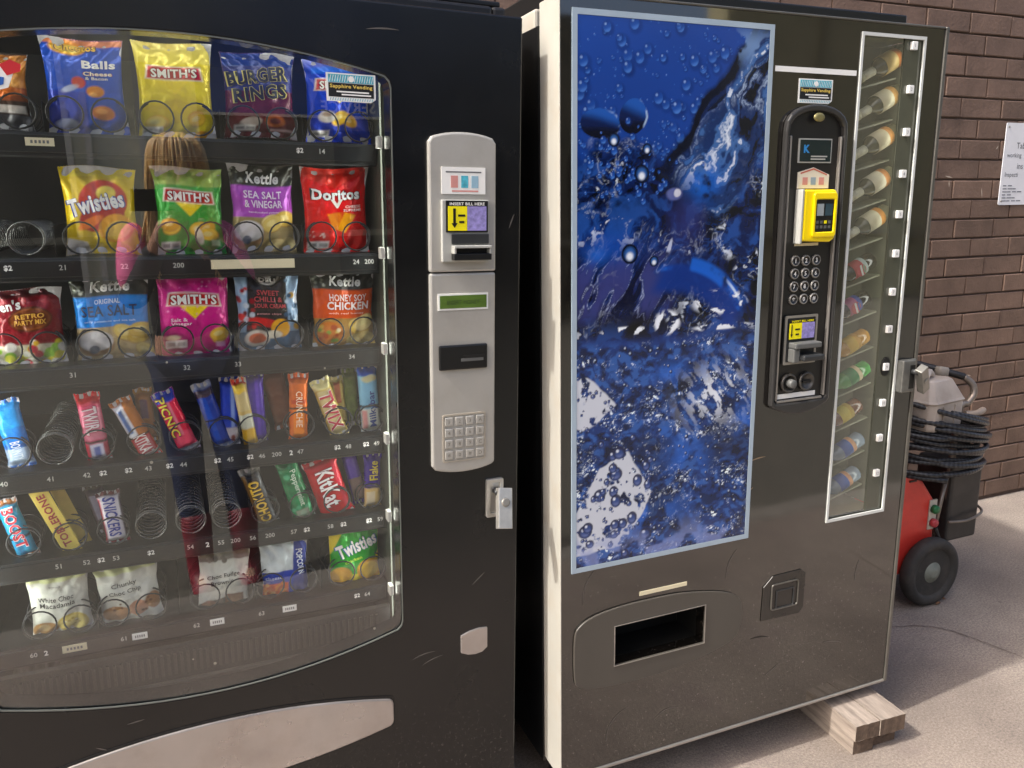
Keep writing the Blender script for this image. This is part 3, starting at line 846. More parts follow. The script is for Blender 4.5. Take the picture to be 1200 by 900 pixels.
# ================================================================== PRODUCTS IN THE SNACK MACHINE
NXB, NYB = 60, 80
class Bag:
    """pillow bag with crimped ends; print on the front, lettering as a part"""
    def __init__(s, name, label, cat, u, v0, W, H, cv, T=.019, w=.146, rot=0.0, seed=0, flare=.11, group=None, mat_=None, crimp=.07):
        s.W, s.H, s.T, s.seed, s.flare, s.crimp = W, H, T, seed, flare, crimp
        nx, ny = cv.nx, cv.ny
        S, Tt = np.meshgrid(np.linspace(0, 1, nx), np.linspace(0, 1, ny))
        x, y, z = s.surf(S, Tt)
        # ragged seal edges
        zz = z.copy()
        zz[-1] += .0012 * np.where(np.arange(nx) % 2, 1, -1); zz[0] += .0012 * np.where(np.arange(nx) % 2, 1, -1)
        front = np.stack([x, y, zz], -1).reshape(-1, 3)
        bx, by = 14, 18
        S2, T2 = np.meshgrid(np.linspace(0, 1, bx), np.linspace(0, 1, by))
        x2, y2, z2 = s.surf(S2, T2)
        back = np.stack([x2, -y2 * .8 + .0006, z2], -1).reshape(-1, 3)
        V = np.vstack([front, back])
        i, j = np.meshgrid(np.arange(nx - 1), np.arange(ny - 1)); a = (j * nx + i).ravel()
        F1 = np.stack([a, a + 1, a + nx + 1, a + nx], 1)
        i, j = np.meshgrid(np.arange(bx - 1), np.arange(by - 1)); b = (j * bx + i).ravel() + nx * ny
        F2 = np.stack([b, b + bx, b + bx + 1, b + 1], 1)
        F = np.vstack([F1, F2])
        me = bpy.data.meshes.new(name)
        me.from_pydata(V.tolist(), [], F.tolist())
        me.polygons.foreach_set('use_smooth', [True] * len(F))
        me.materials.append(mat_ or M_foil)
        cols = np.vstack([cv.I.reshape(-1, 3), np.ones((bx * by, 3)) * np.array([.45, .45, .46])])
        lum = cols.mean(1, keepdims=True)
        set_print(me, np.clip((lum + (cols - lum) * 1.15) * 1.12, 0, 1))
        me.update()
        s.o = bpy.data.objects.new(name, me); COL.objects.link(s.o)
        tag(s.o, label, cat, group)
        s.o.matrix_world = LM @ Matrix.Translation((u, w, v0)) @ Matrix.Rotation(rot, 4, 'Y')
        s.L = MB(); s.mats = []
    def surf(s, S, T):
        S = np.asarray(S, float); T = np.asarray(T, float)
        c = s.crimp
        tt = np.clip((T - c) / (1 - 2 * c), 0, 1)
        prof = np.sin(np.pi * tt) ** .55
        ss = np.clip(1 - np.abs(2 * S - 1) ** 2.6, 0, 1) ** .7
        pl = (fbm(S * 5 + s.seed, T * 4, 3, s.seed) - .5)
        endf = np.clip(1 - np.minimum(T, 1 - T) / .30, 0, 1)
        pleat = .0046 * endf * np.sin(S * 23 + 3 * np.sin(T * 9 + s.seed) + s.seed) * np.clip(np.minimum(T, 1 - T) / .06, 0, 1)
        cr = np.clip(1 - np.abs(2 * fbm(S * 4 + s.seed * 1.7, T * 5 + s.seed, 3, s.seed + 40) - 1) * 5, 0, 1)
        y = -(s.T * ss * prof + .010 * pl * prof * ss + pleat - .0012 * cr * prof) - .0015 * np.sin(T * 260) * ((T < c * .8) | (T > 1 - c * .8)) * .3
        y = y + .004 * np.sin(S * 4 + s.seed) * np.clip((T - .85) / .15, 0, 1)
        hw = s.W / 2 * (1 + s.flare * (.35 - np.sin(np.pi * np.clip(T, 0, 1)) ** .8))
        x = (S - .5) * 2 * hw + .0025 * (vnoise(T * 6 + s.seed, T * 0 + 3, s.seed) - .5) * np.abs(2 * S - 1)
        z = T * s.H - .004 * np.abs(2 * S - 1) ** 3 * (T < .5) * (1 - 2 * T) + .003 * np.sin(S * 5 + s.seed) * T
        return x, y, z
    def mi(s, c):
        if c not in s.mats: s.mats.append(c)
        return s.mats.index(c)
    def text(s, t, cx, cy, w, h, c, bold=.02, shear=0, rot=0, out=None, lift=.0020):
        """letters in bag coordinates (0..1, y up); rot in radians; out = outline colour"""
        for col, b, lf in (((out, bold + .028, lift - .0004),) if out else ()) + ((c, bold, lift),):
            V, F, ar = text_geo(t, b, shear)
            asp = s.W / s.H
            k = 1 + (.05 if b != bold else 0)
            px, pz = (V[:, 0] - .5) * w * k * asp, (V[:, 1] - .5) * h * k
            ca, sa = math.cos(rot), math.sin(rot)
            X = cx + (px * ca - pz * sa) / asp; Y = cy + px * sa + pz * ca
            x, y, z = s.surf(np.clip(X, 0.01, .99), np.clip(Y, 0.01, .99))
            s.L.add(np.stack([x, y - lf, z], 1), F, s.mi(col))
        return s
    def done(s):
        if s.L.v:
            s.L.build('lettering', [ink(c) for c in s.mats], s.o)
        return s.o

def chips(cv, cx, cy, n, rr, seed, cols=('#e9c04e', '#f2d777', '#d9a63a')):
    r = random.Random(seed)
    for i in range(n):
        x, y = cx + r.uniform(-.16, .16), cy + r.uniform(-.06, .06)
        ro = r.uniform(-.8, .8)
        cv.ell(x, y, rr / cv.asp * 1.05, rr * .72, '#9a6a22', ro, .6)
        cv.ell(x, y + .005, rr / cv.asp, rr * .66, r.choice(cols), ro)
        cv.ell(x - .02, y + .012, rr * .5 / cv.asp, rr * .26, '#fbeeb0', ro, .55)
    return cv
def stars(cv, x, y, w=.18, h=.075):
    cv.rect(x, x + w, y, y + h, '#ece9e4'); cv.rect(x + .02, x + w * .45, y + .02, y + h - .02, '#50525a', .7); cv.rect(x + w * .55, x + w - .02, y + .02, y + h - .02, '#50525a', .6)
    return cv
def ribbon_bag(base, dark, seed, extra=None):
    """chip bag: coloured film, red swallow banner, yellow wedge, chips below"""
    cv = Canvas(NXB, NYB, base, .75)
    cv.noise(5, .22, seed)
    cv.poly([(0, .0), (.5, .16), (1, 0), (1, .30), (.5, .42), (0, .30)], dark, .35)
    cv.poly([(.28, .62), (.5, .46), (.72, .62), (.5, .66)], '#f1d52c')
    cv.poly([(.30, .60), (.5, .475), (.5, .455), (.25, .61)], '#2c2416', .8); cv.poly([(.5, .455), (.5, .475), (.70, .60), (.75, .61)], '#2c2416', .8)
    cv.poly([(.10, .615), (.90, .60), (.86, .745), (.14, .765)], '#efe7d6')
    cv.poly([(.125, .625), (.875, .612), (.84, .735), (.16, .752)], '#c0202c')
    cv.grad(.86, 1.0, '#f5f0e0', .25)
    return cv

# --- top row
cv = Canvas(NXB, NYB, '#3a2a22', .75).rect(0, 1, .55, .98, '#b5793e').rect(0, 1, .38, .55, '#8a4a2a').rect(.0, 1, .0, .2, '#57585c').ell(.5, .62, .4, .1, '#d9a05c').ell(.6, .5, .35, .07, '#c06a38').rect(.1, .95, .22, .32, '#cfcac4').noise(9, .4, 3)
Bag('snack_bag', 'orange and brown snack bag at the left edge of the top shelf', 'snack bag', -.919, 1.597, .10, .122, cv, seed=1).done()
cv = Canvas(NXB, NYB, '#2450b4', .75).noise(4, .3, 5).rect(0, .5, .0, .45, '#33309a', .6).ell(.32, .9, .22, .075, '#e0a52a').ell(.32, .9, .17, .05, '#f3d56a').rect(.0, 1, .93, 1, '#e08a30', .8)
cv.ell(.42, .55, .09, .06, '#c8442c').ell(.63, .46, .12, .06, '#d98c3c').ell(.60, .43, .05, .02, '#f0b870').ell(.70, .24, .15, .075, '#d07a34').ell(.68, .26, .08, .03, '#eda964').ell(.30, .48, .12, .03, '#dfe6f4', .4, .7).ell(.22, .12, .14, .05, '#c9d4ea', 0, .7)
b = Bag('snack_bag', 'blue bag of cheese balls on the top shelf', 'snack bag', -.784, 1.592, .124, .157, cv, seed=2)
b.text('Cheetos', .42, .91, .5, .075, '#f6c63a', .03, rot=.06, out='#5b2d16').text('Balls', .70, .74, .44, .085, '#f4f4f4', .035).text('Cheese', .68, .645, .38, .045, '#f6f1e2', .03, out='#b3392c').text('& Bacon', .66, .595, .30, .032, '#f6f1e2', .02).done()
cv = ribbon_bag('#e3cf2c', '#c9a418', 3); cv.rect(.0, 1, .78, 1, '#e9dc8c', .5); chips(cv, .35, .22, 2, .10, 4); chips(cv, .72, .2, 2, .09, 5); stars(cv, .05, .05, .26, .075); cv.poly([(.6, 0), (1, 0), (1, .08), (.8, .1)], '#e2a13a')
b = Bag('chip_bag', 'plain yellow chip bag with red name banner on the top shelf', 'chip bag', -.643, 1.592, .128, .162, cv, seed=3)
b.text("SMITH'S", .5, .68, .62, .095, '#f7f3ea', .03, rot=.0, out='#7a0f18').done()
cv = Canvas(NXB, NYB, '#5c1a28', .75).noise(5, .3, 7).rect(0, 1, .85, 1, '#1d3f86', .9).rect(0, 1, .55, .86, '#23437f', .75).ell(.35, .18, .16, .06, '#cfc8be', .2, .8).ell(.7, .2, .15, .07, '#a4552f').ell(.7, .2, .08, .035, '#5c1a28'); stars(cv, .12, .08, .3, .07); cv.rect(.62, .95, .08, .11, '#d9b9b9', .8)  # blue upper half: the sign's reflection painted into the bag colour
b = Bag('snack_bag', 'dark red snack bag with yellow-outlined slanted lettering on the top shelf', 'snack bag', -.498, 1.60, .128, .148, cv, seed=4)
b.text('BURGER', .47, .72, .86, .17, '#15151a', .03, rot=.10, out='#d6cb66').text('RINGS', .50, .52, .78, .17, '#15151a', .03, rot=.10, out='#d6cb66').done()
cv = ribbon_bag('#2446c0', '#19309a', 8); chips(cv, .66, .28, 2, .11, 9); cv.ell(.30, .30, .14, .07, '#d8d6d2'); cv.ell(.3, .33, .08, .03, '#a9957a'); stars(cv, .06, .06, .28, .08); cv.rect(.1, .9, .82, .9, '#4a7fe0', .6)
b = Bag('chip_bag', 'royal blue chip bag behind the vendor sticker on the top shelf', 'chip bag', -.354, 1.597, .124, .150, cv, seed=5)
b.text("SMITH'S", .5, .68, .62, .10, '#f7f3ea', .03, out='#7a0f18').done()
# --- second row
cv = Canvas(NXB, NYB, '#e0c22c', .75).noise(4, .2, 9).ell(.55, .60, .36, .24, '#c23a2c', .5).ell(.52, .42, .34, .16, '#b32a24', .3).ell(.60, .70, .14, .08, '#e9d264', .3).ell(.70, .30, .26, .16, '#e8a83c', .5).ell(.72, .28, .2, .10, '#f0c766', .5).ell(.35, .36, .2, .05, '#e57c34', .5); cv.poly([(0, 0), (.35, 0), (.28, .14), (0, .2)], '#d8d3cc'); cv.rect(.05, .3, .03, .09, '#8d8a88', .6); cv.rect(0, 1, .88, 1, '#e4d04c')
b = Bag('chip_bag', 'yellow and red snack bag on the second shelf, left of the green chip bag', 'chip bag', -.78, 1.39, .118, .149, cv, seed=6)
b.text('Twisties', .45, .585, .80, .20, '#f8f6f2', .035, rot=.22, out='#2b3f96').done()
cv = ribbon_bag('#3a9a3c', '#1d6a2a', 11); cv.rect(0, 1, .8, 1, '#b9c46a', .6); chips(cv, .22, .30, 2, .10, 12); chips(cv, .70, .30, 3, .11, 13); cv.poly([(.55, .02), (1, .0), (1, .16), (.7, .2)], '#1f7a38'); cv.ell(.62, .24, .06, .10, '#f0e9d8', .2); stars(cv, .05, .09, .28, .085); cv.rect(.8, .93, .13, .2, '#c3e0b8', .8)
b = Bag('chip_bag', 'green chip bag with red name banner on the second shelf', 'chip bag', -.634, 1.382, .118, .160, cv, seed=7)
b.text("SMITH'S", .5, .68, .64, .105, '#f7f3ea', .03, out='#7a0f18').done()
def kettle(panel, seed, dk='#2e3029', lo='#8a7a58', bowl=False):
    cv = Canvas(NXB, NYB, dk, .72).noise(6, .3, seed)
    cv.rect(0, 1, 0, .42, lo); cv.grad(.42, .1, lo, .0)
    cv.rect(.0, 1, .41, .76, panel)
    r = random.Random(seed)
    chips(cv, .74, .33, 3, .13, seed, ('#e0c878', '#ecd999', '#d2b45c'))
    chips(cv, .80, .12, 2, .12, seed + 1, ('#d8c27c', '#e4d29a'))
    if bowl:
        cv.ell(.24, .22, .24, .15, '#c97b3c').spots(14, .08, .42, .12, .32, .02, .035, ['#d9b85e', '#b5552c', '#e6d9b0', '#7f9a3c'], seed)
    else:
        cv.ell(.25, .20, .25, .13, '#9a7a58').ell(.25, .25, .23, .12, '#d9d8da').ell(.22, .15, .07, .05, '#4b5366')
    cv.rect(0, 1, 0, .05, '#6f6250', .7)
    cv.spots(7, .0, .2, .80, .95, .008, .018, ['#b9bdb0', '#82887a'], seed + 3)
    return cv
b = Bag('chip_bag', 'dark chip bag with purple panel on the second shelf', 'chip bag', -.504, 1.388, .117, .163, kettle('#a653b4', 21, lo='#9a8a5e'), seed=8)
b.text('Kettle', .5, .855, .52, .13, '#f2f2ee', .03, shear=.2).text('SEA SALT', .5, .665, .62, .085, '#e9d9ee', .02).text('& VINEGAR', .5, .56, .62, .085, '#e9d9ee', .02).text('handcooked potato', .5, .465, .5, .028, '#e0c8e6', .01).done()
cv = Canvas(NXB, NYB, '#d62c2a', .75).noise(4, .22, 31).poly([(.0, .90), (.5, .78), (1, .97), (1, 1), (0, 1)], '#e2463e').poly([(.42, .30), (.62, .30), (.55, .50), (.34, .48)], '#e08a2a').poly([(.50, .30), (.62, .26), (.80, .46), (.62, .50)], '#e9a33a').poly([(.42, .5), (.52, .36), (.62, .5)], '#c8661e', .6).ell(.22, .18, .18, .10, '#c43a3a').ell(.82, .22, .18, .11, '#b81f26', 0, .8); stars(cv, .05, .08, .32, .085); cv.spots(16, .04, .4, .2, .3, .006, .014, ['#ead8d0', '#a8242a'], 4)
b = Bag('chip_bag', 'bright red corn chip bag at the right of the second shelf', 'chip bag', -.366, 1.381, .130, .168, cv, seed=9, flare=.12)
b.text('Doritos', .50, .70, .76, .125, '#f6f3ee', .04, out='#1d1416').text('v', .5, .60, .2, .10, '#f0e7da', .02).text('CHEESE', .76, .56, .26, .03, '#f6dcd4', .02).text('SUPREME', .75, .52, .3, .03, '#f6dcd4', .02).done()
# --- third row
cv = Canvas(NXB, NYB, '#7c1822', .8).noise(5, .3, 41).rect(0, 1, .90, 1, '#4a1418').ell(.58, .62, .30, .16, '#5a2a18').ell(.58, .62, .27, .135, '#8a4c22').ell(.58, .62, .25, .115, '#6a3216').rect(0, 1, 0, .30, '#b9b49c').spots(36, 0, 1, .02, .34, .03, .07, ['#d8d85a', '#e9e6dc', '#b3283a', '#86b43c', '#d9cf4a', '#f0ede6', '#c8a42a'], 6)
b = Bag('sweet_bag', 'dark red sweets bag with oval brown label at the left edge', 'sweets bag', -.916, 1.193, .118, .138, cv, seed=10)
b.text("Allen's", .22, .80, .5, .13, '#e8e2dc', .03, rot=.12).text('RETRO', .58, .66, .40, .06, '#d8a030', .03).text('PARTY MIX', .58, .585, .44, .06, '#d8a030', .03).done()
b = Bag('chip_bag', 'dark chip bag with bright blue panel on the third shelf', 'chip bag', -.778, 1.195, .128, .157, kettle('#2f86d6', 51, lo='#b8a47c'), seed=11)
b.text('Kettle', .5, .865, .52, .12, '#f2f2ee', .03, shear=.2).text('ORIGINAL', .45, .70, .34, .055, '#ddeafa', .02).text('SEA SALT', .47, .595, .76, .125, '#16345c', .012).text('only potatoes and sea salt', .47, .475, .7, .03, '#cfe2f6', .01).done()
cv = ribbon_bag('#c81e86', '#9e1268', 61); chips(cv, .72, .30, 2, .11, 62); cv.ell(.2, .2, .2, .11, '#8f1460', 0, .8); stars(cv, .06, .13, .30, .09); cv.ell(.17, .25, .1, .03, '#d9c7a8'); cv.rect(.78, .92, .13, .19, '#e8b8d8', .8); cv.spots(40, 0, 1, .42, .98, .004, .010, ['#e070b8', '#f0a0d0'], 5)
b = Bag('chip_bag', 'magenta pink chip bag with red name banner on the third shelf', 'chip bag', -.639, 1.191, .124, .164, cv, seed=12, flare=.05)
b.text("SMITH'S", .5, .68, .66, .11, '#f7f3ea', .03, out='#7a0f18').text('Salt &', .27, .455, .24, .04, '#f6e2ee', .02).text('Vinegar', .30, .405, .30, .045, '#f6e2ee', .02).done()
cv = Canvas(NXB, NYB, '#8fa9c4', .72).noise(5, .25, 71).poly([(.12, .25), (.82, .25), (.80, .98), (.2, .98)], '#231d1e').rect(0, 1, 0, .26, '#3d5f80').ell(.5, .93, .22, .14, '#1a1718').ell(.5, .93, .19, .125, '#d8d4ce', ring=.12).ell(.5, .94, .085, .06, '#c9c6c2').spots(22, .0, .25, .3, .8, .02, .04, ['#8e1f28', '#c23a3a', '#b9c4d0', '#6f1a22'], 7).spots(16, .78, 1, .3, .9, .02, .045, ['#b8c6d6', '#c9a050', '#d8dde2', '#2f4f6c'], 8).ell(.48, .36, .34, .05, '#c22b2e', -.2).ell(.30, .18, .20, .10, '#d9d2c6').ell(.30, .18, .14, .065, '#c0562c').ell(.68, .3, .16, .11, '#d9a13c', .4).ell(.56, .22, .14, .05, '#f0ead8')
b = Bag('chip_bag', 'pale blue and black chip bag with round logo on the third shelf', 'chip bag', -.505, 1.193, .121, .165, cv, seed=13)
b.text('RED ROCK', .5, 1.0 - .03, .3, .03, '#e6e2dc', .02).text('DELI', .5, .86, .26, .045, '#e6e2dc', .03).text('SWEET', .5, .715, .36, .06, '#b8323a', .02).text('CHILLI &', .5, .64, .46, .06, '#b8323a', .02).text('SOUR CREAM', .52, .565, .52, .05, '#b8323a', .02).text('potato chips', .5, .47, .4, .028, '#c98a8a', .01).done()
b = Bag('chip_bag', 'dark chip bag with orange panel at the right of the third shelf', 'chip bag', -.358, 1.189, .128, .163, kettle('#cf5a34', 81, lo='#a8854e', bowl=True), seed=14)
b.text('Kettle', .52, .865, .50, .12, '#f2f2ee', .03, shear=.2).text('HONEY SOY', .56, .665, .62, .085, '#f0dcd0', .02).text('CHICKEN', .56, .565, .70, .10, '#f4e8e0', .03).text('with real honey', .53, .47, .6, .028, '#f0d0c0', .01).done()
# --- bottom row
def cookie(seed, flav):
    cv = Canvas(NXB, NYB, '#cfd0c6', .72).noise(4, .1, seed)
    cv.rect(0, 1, .86, 1, '#c9cf9a', .9)
    if flav == 0:
        cv.ell(.68, .20, .26, .16, '#c9b45e').ell(.68, .20, .22, .13, '#d8c87a').spots(9, .5, .86, .1, .3, .012, .022, ['#efe8c8', '#b09a48'], seed).ell(.22, .16, .22, .11, '#a87f4a').ell(.2, .18, .1, .06, '#c2a878')
    elif flav == 1:
        cv.ell(.25, .27, .24, .12, '#a0764e').ell(.62, .30, .17, .12, '#b78a72').ell(.88, .36, .13, .13, '#9c7350').spots(14, .08, .95, .18, .42, .012, .02, ['#5a3a24', '#c9a37c', '#6b4630'], seed)
    else:
        cv.rect(0, 1, .80, 1, '#6f675e', .9).poly([(.0, .0), (1, .0), (1, .33), (.55, .26), (0, .38)], '#5f584f').rect(.52, .90, .05, .30, '#6b4a34').rect(.56, .86, .09, .27, '#7c5a40').ell(.2, .15, .14, .08, '#8a6a54').ell(.18, .06, .12, .05, '#e9e4dc').spots(5, .15, .5, .78, .86, .02, .04, ['#8d877e', '#5a544c'], seed)
    return cv
b = Bag('cookie_packet', 'white cookie packet with pale yellow cookies, leftmost on the bottom shelf', 'cookie packet', -.917, .668, .104, .132, cookie(91, 0), seed=15, T=.016, mat_=M_paperprint)
b.text('byron', .45, .80, .18, .04, '#8d8d84', .01).text('White Choc', .45, .625, .60, .075, '#3d3d38', .01).text('Macadamia', .47, .535, .60, .075, '#3d3d38', .01).done()
b = Bag('cookie_packet', 'white cookie packet with brown cookies, second on the bottom shelf', 'cookie packet', -.794, .662, .112, .135, cookie(92, 1), seed=16, T=.016, rot=rad(-3), mat_=M_paperprint)
b.text('Chunky', .44, .70, .42, .085, '#3d3d38', .01, rot=.04).text('Choc Chip', .44, .59, .54, .08, '#3d3d38', .01, rot=.04).done()
b = Bag('brownie_packet', 'white and brown brownie packet, third on the bottom shelf', 'brownie packet', -.628, .654, .100, .147, cookie(93, 2), seed=17, T=.016, rot=rad(4), mat_=M_paperprint)
b.text('Choc Fudge', .48, .585, .66, .075, '#3d3d38', .01, rot=.08).text('Brownie', .46, .50, .46, .065, '#3d3d38', .01, rot=.08).done()
cv = Canvas(NXB, NYB, '#c9d2d4', .72).noise(7, .3, 95).rect(0, 1, 0, .50, '#2540a4').rect(0, .55, .06, .32, '#d0602c').spots(26, .02, .5, .06, .32, .02, .035, ['#e88a3c', '#c04a20', '#f0b070'], 9).poly([(.62, .0), (1, .0), (1, 1), (.72, 1)], '#23378c').rect(0, 1, .92, 1, '#b0b8b8', .8)
b = Bag('snack_bag', 'white and blue snack packet with orange picture on the bottom shelf', 'snack bag', -.502, .657, .098, .142, cv, seed=18, T=.017)
b.text('POPCORN', .84, .62, .55, .10, '#dfe6f2', .02, rot=-math.pi / 2 + .1).text('cheese', .24, .42, .36, .05, '#c9d2f0', .01).done()
cv = Canvas(NXB, NYB, '#e6d21e', .72).noise(4, .18, 97).poly([(.0, .30), (.25, .22), (.75, .22), (1, .55), (1, 1), (.35, 1), (0, .55)], '#2f9a34').poly([(0, .6), (.35, 1), (0, 1)], '#e6d21e').ell(.78, .27, .26, .18, '#e0a828').ell(.78, .27, .21, .13, '#f0c64a').ell(.2, .22, .22, .14, '#d9a63a').rect(0, 1, 0, .08, '#cfc4a0', .8).ell(.22, .05, .18, .05, '#efe6d2')
b = Bag('chip_bag', 'green and yellow snack bag at the right end of the bottom shelf', 'chip bag', -.354, .660, .108, .150, cv, seed=19, flare=.04)
b.text('Twisties', .53, .67, .84, .20, '#f6f6f0', .035, rot=.33, out='#1c5f9a').text('chicken', .45, .46, .36, .05, '#c9e84a', .02, rot=.25).done()

# --- bars
NXR, NYR = 18, 64
class Bar(Bag):
    def __init__(s, label, p, q, W, cv, T=.010, seed=0, w=.136, name='chocolate_bar', tilt=0.0, cat='chocolate bar', **k):
        (u0, v0), (u1, v1) = p, q                       # top and bottom ends
        L_ = math.hypot(u1 - u0, v1 - v0)
        ang = math.atan2(u0 - u1, v0 - v1)
        super().__init__(name, label, cat, u1, v1, W, L_, cv, T=T, w=w, rot=ang, seed=seed, flare=.10, crimp=.07, **k)
        s.o.matrix_world = s.o.matrix_world @ Matrix.Rotation(tilt, 4, 'X')
    def surf(s, S, T):
        S = np.asarray(S, float); T = np.asarray(T, float); c = s.crimp
        tt = np.clip((T - c) / (1 - 2 * c), 0, 1)
        prof = np.clip(np.minimum(tt, 1 - tt) / .09, 0, 1) ** .6
        ss = np.clip(1 - np.abs(2 * S - 1) ** 4, 0, 1) ** .7
        wr = (fbm(S * 3 + s.seed, T * 16, 3, s.seed) - .5) * .003
        y = -(s.T * ss * prof) + wr + .0012 * np.sin(S * 20 + s.seed) * (1 - prof)
        hw = s.W / 2 * (1 + .13 * (1 - prof))
        x = (S - .5) * 2 * hw
        return x, y, T * s.H + .0015 * np.sin(S * 9 + s.seed) * T
    def along(s, t, w, h, c, cy=.5, cx=.5, down=True, bold=.03, out=None, shear=0):
        w, cy, bold = w * .9, cy + .05, bold * .5
        """lettering running along the bar: w = share of length, h = share of width"""
        asp = s.W / s.H
        return s.text(t, cx, cy, w / asp, h * asp, c, bold, shear, (-math.pi / 2 if down else math.pi / 2), out, lift=.0032)
def wrap(base, end=None, seed=0, n=.2):
    cv = Canvas(NXR, NYR, base, .27).noise(10, n, seed)
    if end: cv.rect(0, 1, .91, 1, end).rect(0, 1, 0, .08, end)
    return cv

cv = wrap('#2f7fd0', '#2a5fae', 1); cv.rect(0, 1, .05, .30, '#cfe0ee', .8).rect(0, 1, .30, .36, '#2468b8').rect(0, 1, .6, .95, '#3f97de')
Bar('sky blue chocolate bar at the left edge of the fourth shelf', (-.963, 1.139), (-.947, 1.012), .040, cv, seed=1).along('BOUNTY', .30, .4, '#e6f0fa', .22, down=True).done()
cv = wrap('#c22a48', '#c81f30', 2); cv.rect(0, 1, .30, .84, '#d8587a').rect(.05, .95, .36, .80, '#e7a8b8', .55).rect(.2, .8, .06, .30, '#d8d6e6').rect(.35, .65, .1, .26, '#5566a8').rect(0, 1, .31, .345, '#2c1418').rect(0, 1, .88, 1, '#cf2536')
Bar('pink bar with a red crimped top on the fourth shelf', (-.834, 1.140), (-.822, 1.004), .038, cv, seed=2, T=.012).along('TWIRL', .42, .62, '#f4dde2', .58, bold=.05, out='#b4284c').done()
cv = wrap('#b06a2c', '#a05c28', 3); cv.rect(.0, .48, .42, .92, '#dfe3ea').rect(.12, .36, .48, .86, '#3a5a94').rect(0, 1, 0, .40, '#c03038').rect(.1, .9, .06, .36, '#d88a90', .5).rect(0, 1, .39, .42, '#241014')
Bar('leaning caramel bar with red lower half on the fourth shelf', (-.782, 1.123), (-.733, 1.003), .036, cv, seed=3).along('KITKAT', .36, .62, '#f6e9e4', .21, bold=.05).done()
Bar('caramel bar standing behind the leaning one on the fourth shelf', (-.742, 1.136), (-.738, 1.03), .030, wrap('#9a6230', '#b9813e', 4).rect(.25, .7, .45, .8, '#5a3a50'), seed=4, w=.162).done()
cv = wrap('#d8304a', '#2038a0', 5); cv.rect(0, .45, .25, .92, '#c8283c').ell(.6, .2, .5, .16, '#e85a70').rect(.48, .62, .3, .85, '#f08a98').rect(0, 1, 0, .10, '#c9ccd4').rect(0, 1, .84, .95, '#2a3aa0')
Bar('coral red bar with yellow lettering leaning on the fourth shelf', (-.709, 1.132), (-.666, 1.010), .037, cv, seed=5, T=.013).along('PICNIC', .68, .42, '#f0dc2c', .56, .27, bold=.04, out='#3a1430').done()
cv = wrap('#1c3890', '#8f98b4', 6, .4); cv.rect(.2, .5, .1, .8, '#2a50b4').rect(0, 1, .80, .90, '#3a2a38').rect(0, 1, .44, .47, '#12142a')
Bar('navy blue bar leaning left of its twin on the fourth shelf', (-.640, 1.143), (-.603, 1.008), .033, cv, seed=6).done()
cv = wrap('#2444b8', '#1c3490', 7, .4); cv.rect(.55, .75, .3, .9, '#90a8e4').rect(0, 1, .03, .30, '#c8c2c8').spots(8, .1, .9, .05, .28, .02, .04, ['#8a4a38', '#e6e2e4'], 4)
Bar('royal blue bar with white foot standing upright on the fourth shelf', (-.586, 1.150), (-.592, 1.006), .034, cv, seed=7, w=.142).done()
cv = wrap('#c9b070', '#b83a2c', 8, .35); cv.rect(0, 1, .06, .3, '#d0a83e').rect(0, 1, .3, .5, '#c9cdbc').rect(0, 1, .55, .8, '#c8b888').ell(.4, .86, .5, .06, '#e4c45a')
Bar('gold and cream bar in front of a purple one on the fourth shelf', (-.571, 1.148), (-.552, 1.004), .026, cv, seed=8, w=.130).done()
Bar('purple bar standing behind the gold one on the fourth shelf', (-.540, 1.156), (-.538, 1.006), .034, wrap('#4a2ea0', '#3a2486', 9).rect(.5, .7, .1, .9, '#6a4cc4'), seed=9, w=.146).done()
cv = wrap('#d8701e', '#c85a14', 10, .25); cv.rect(.1, .9, .58, .64, '#b84a10').rect(0, 1, .50, .53, '#241408').rect(.2, .8, .1, .5, '#e88a34')
Bar('bright orange bar on the fourth shelf', (-.455, 1.148), (-.461, 1.003), .036, cv, seed=10).along('CRUNCHIE', .56, .36, '#f4e0c0', .45, bold=.02).done()
Bar('brown wrapped bar leaning behind the orange one on the fourth shelf', (-.505, 1.156), (-.478, 1.03), .044, wrap('#6a3a24', '#7a4428', 11), seed=11, w=.165).done()
cv = wrap('#b8a05a', '#d0c48c', 12, .3); cv.rect(0, 1, .84, 1, '#cfc690').rect(.1, .9, .04, .82, '#c9b98a')
Bar('gold bar with big red lettering leaning on the fourth shelf', (-.415, 1.132), (-.375, 1.008), .036, cv, seed=12).along('TWIX', .70, .74, '#b02438', .42, bold=.05, out='#efe4d8').done()
Bar('second gold bar standing behind the red lettered one on the fourth shelf', (-.377, 1.130), (-.368, 1.02), .030, wrap('#a8924e', '#c4b47c', 13).rect(.3, .7, .5, .9, '#a03038', .7), seed=13, w=.162).done()
cv = wrap('#8fc4e0', '#1f50b8', 14, .12); cv.rect(0, 1, .05, .38, '#dfe4d8').rect(0, 1, .84, 1, '#1f58c0').rect(0, 1, .40, .43, '#20282c').ell(.55, .80, .4, .05, '#e0dcae').rect(.05, .3, .1, .36, '#d89a98')
Bar('pale blue and white bar with dark blue cap at the right of the fourth shelf', (-.317, 1.158), (-.309, 1.005), .040, cv, seed=14).along('Milkybar', .56, .46, '#1d3f8c', .33, .62, down=False, bold=.03).done()
Bar('olive green bar standing left of the pale blue one on the fourth shelf', (-.347, 1.145), (-.343, 1.02), .030, wrap('#6a7a3a', '#7c8a48', 15), seed=15, w=.165).done()

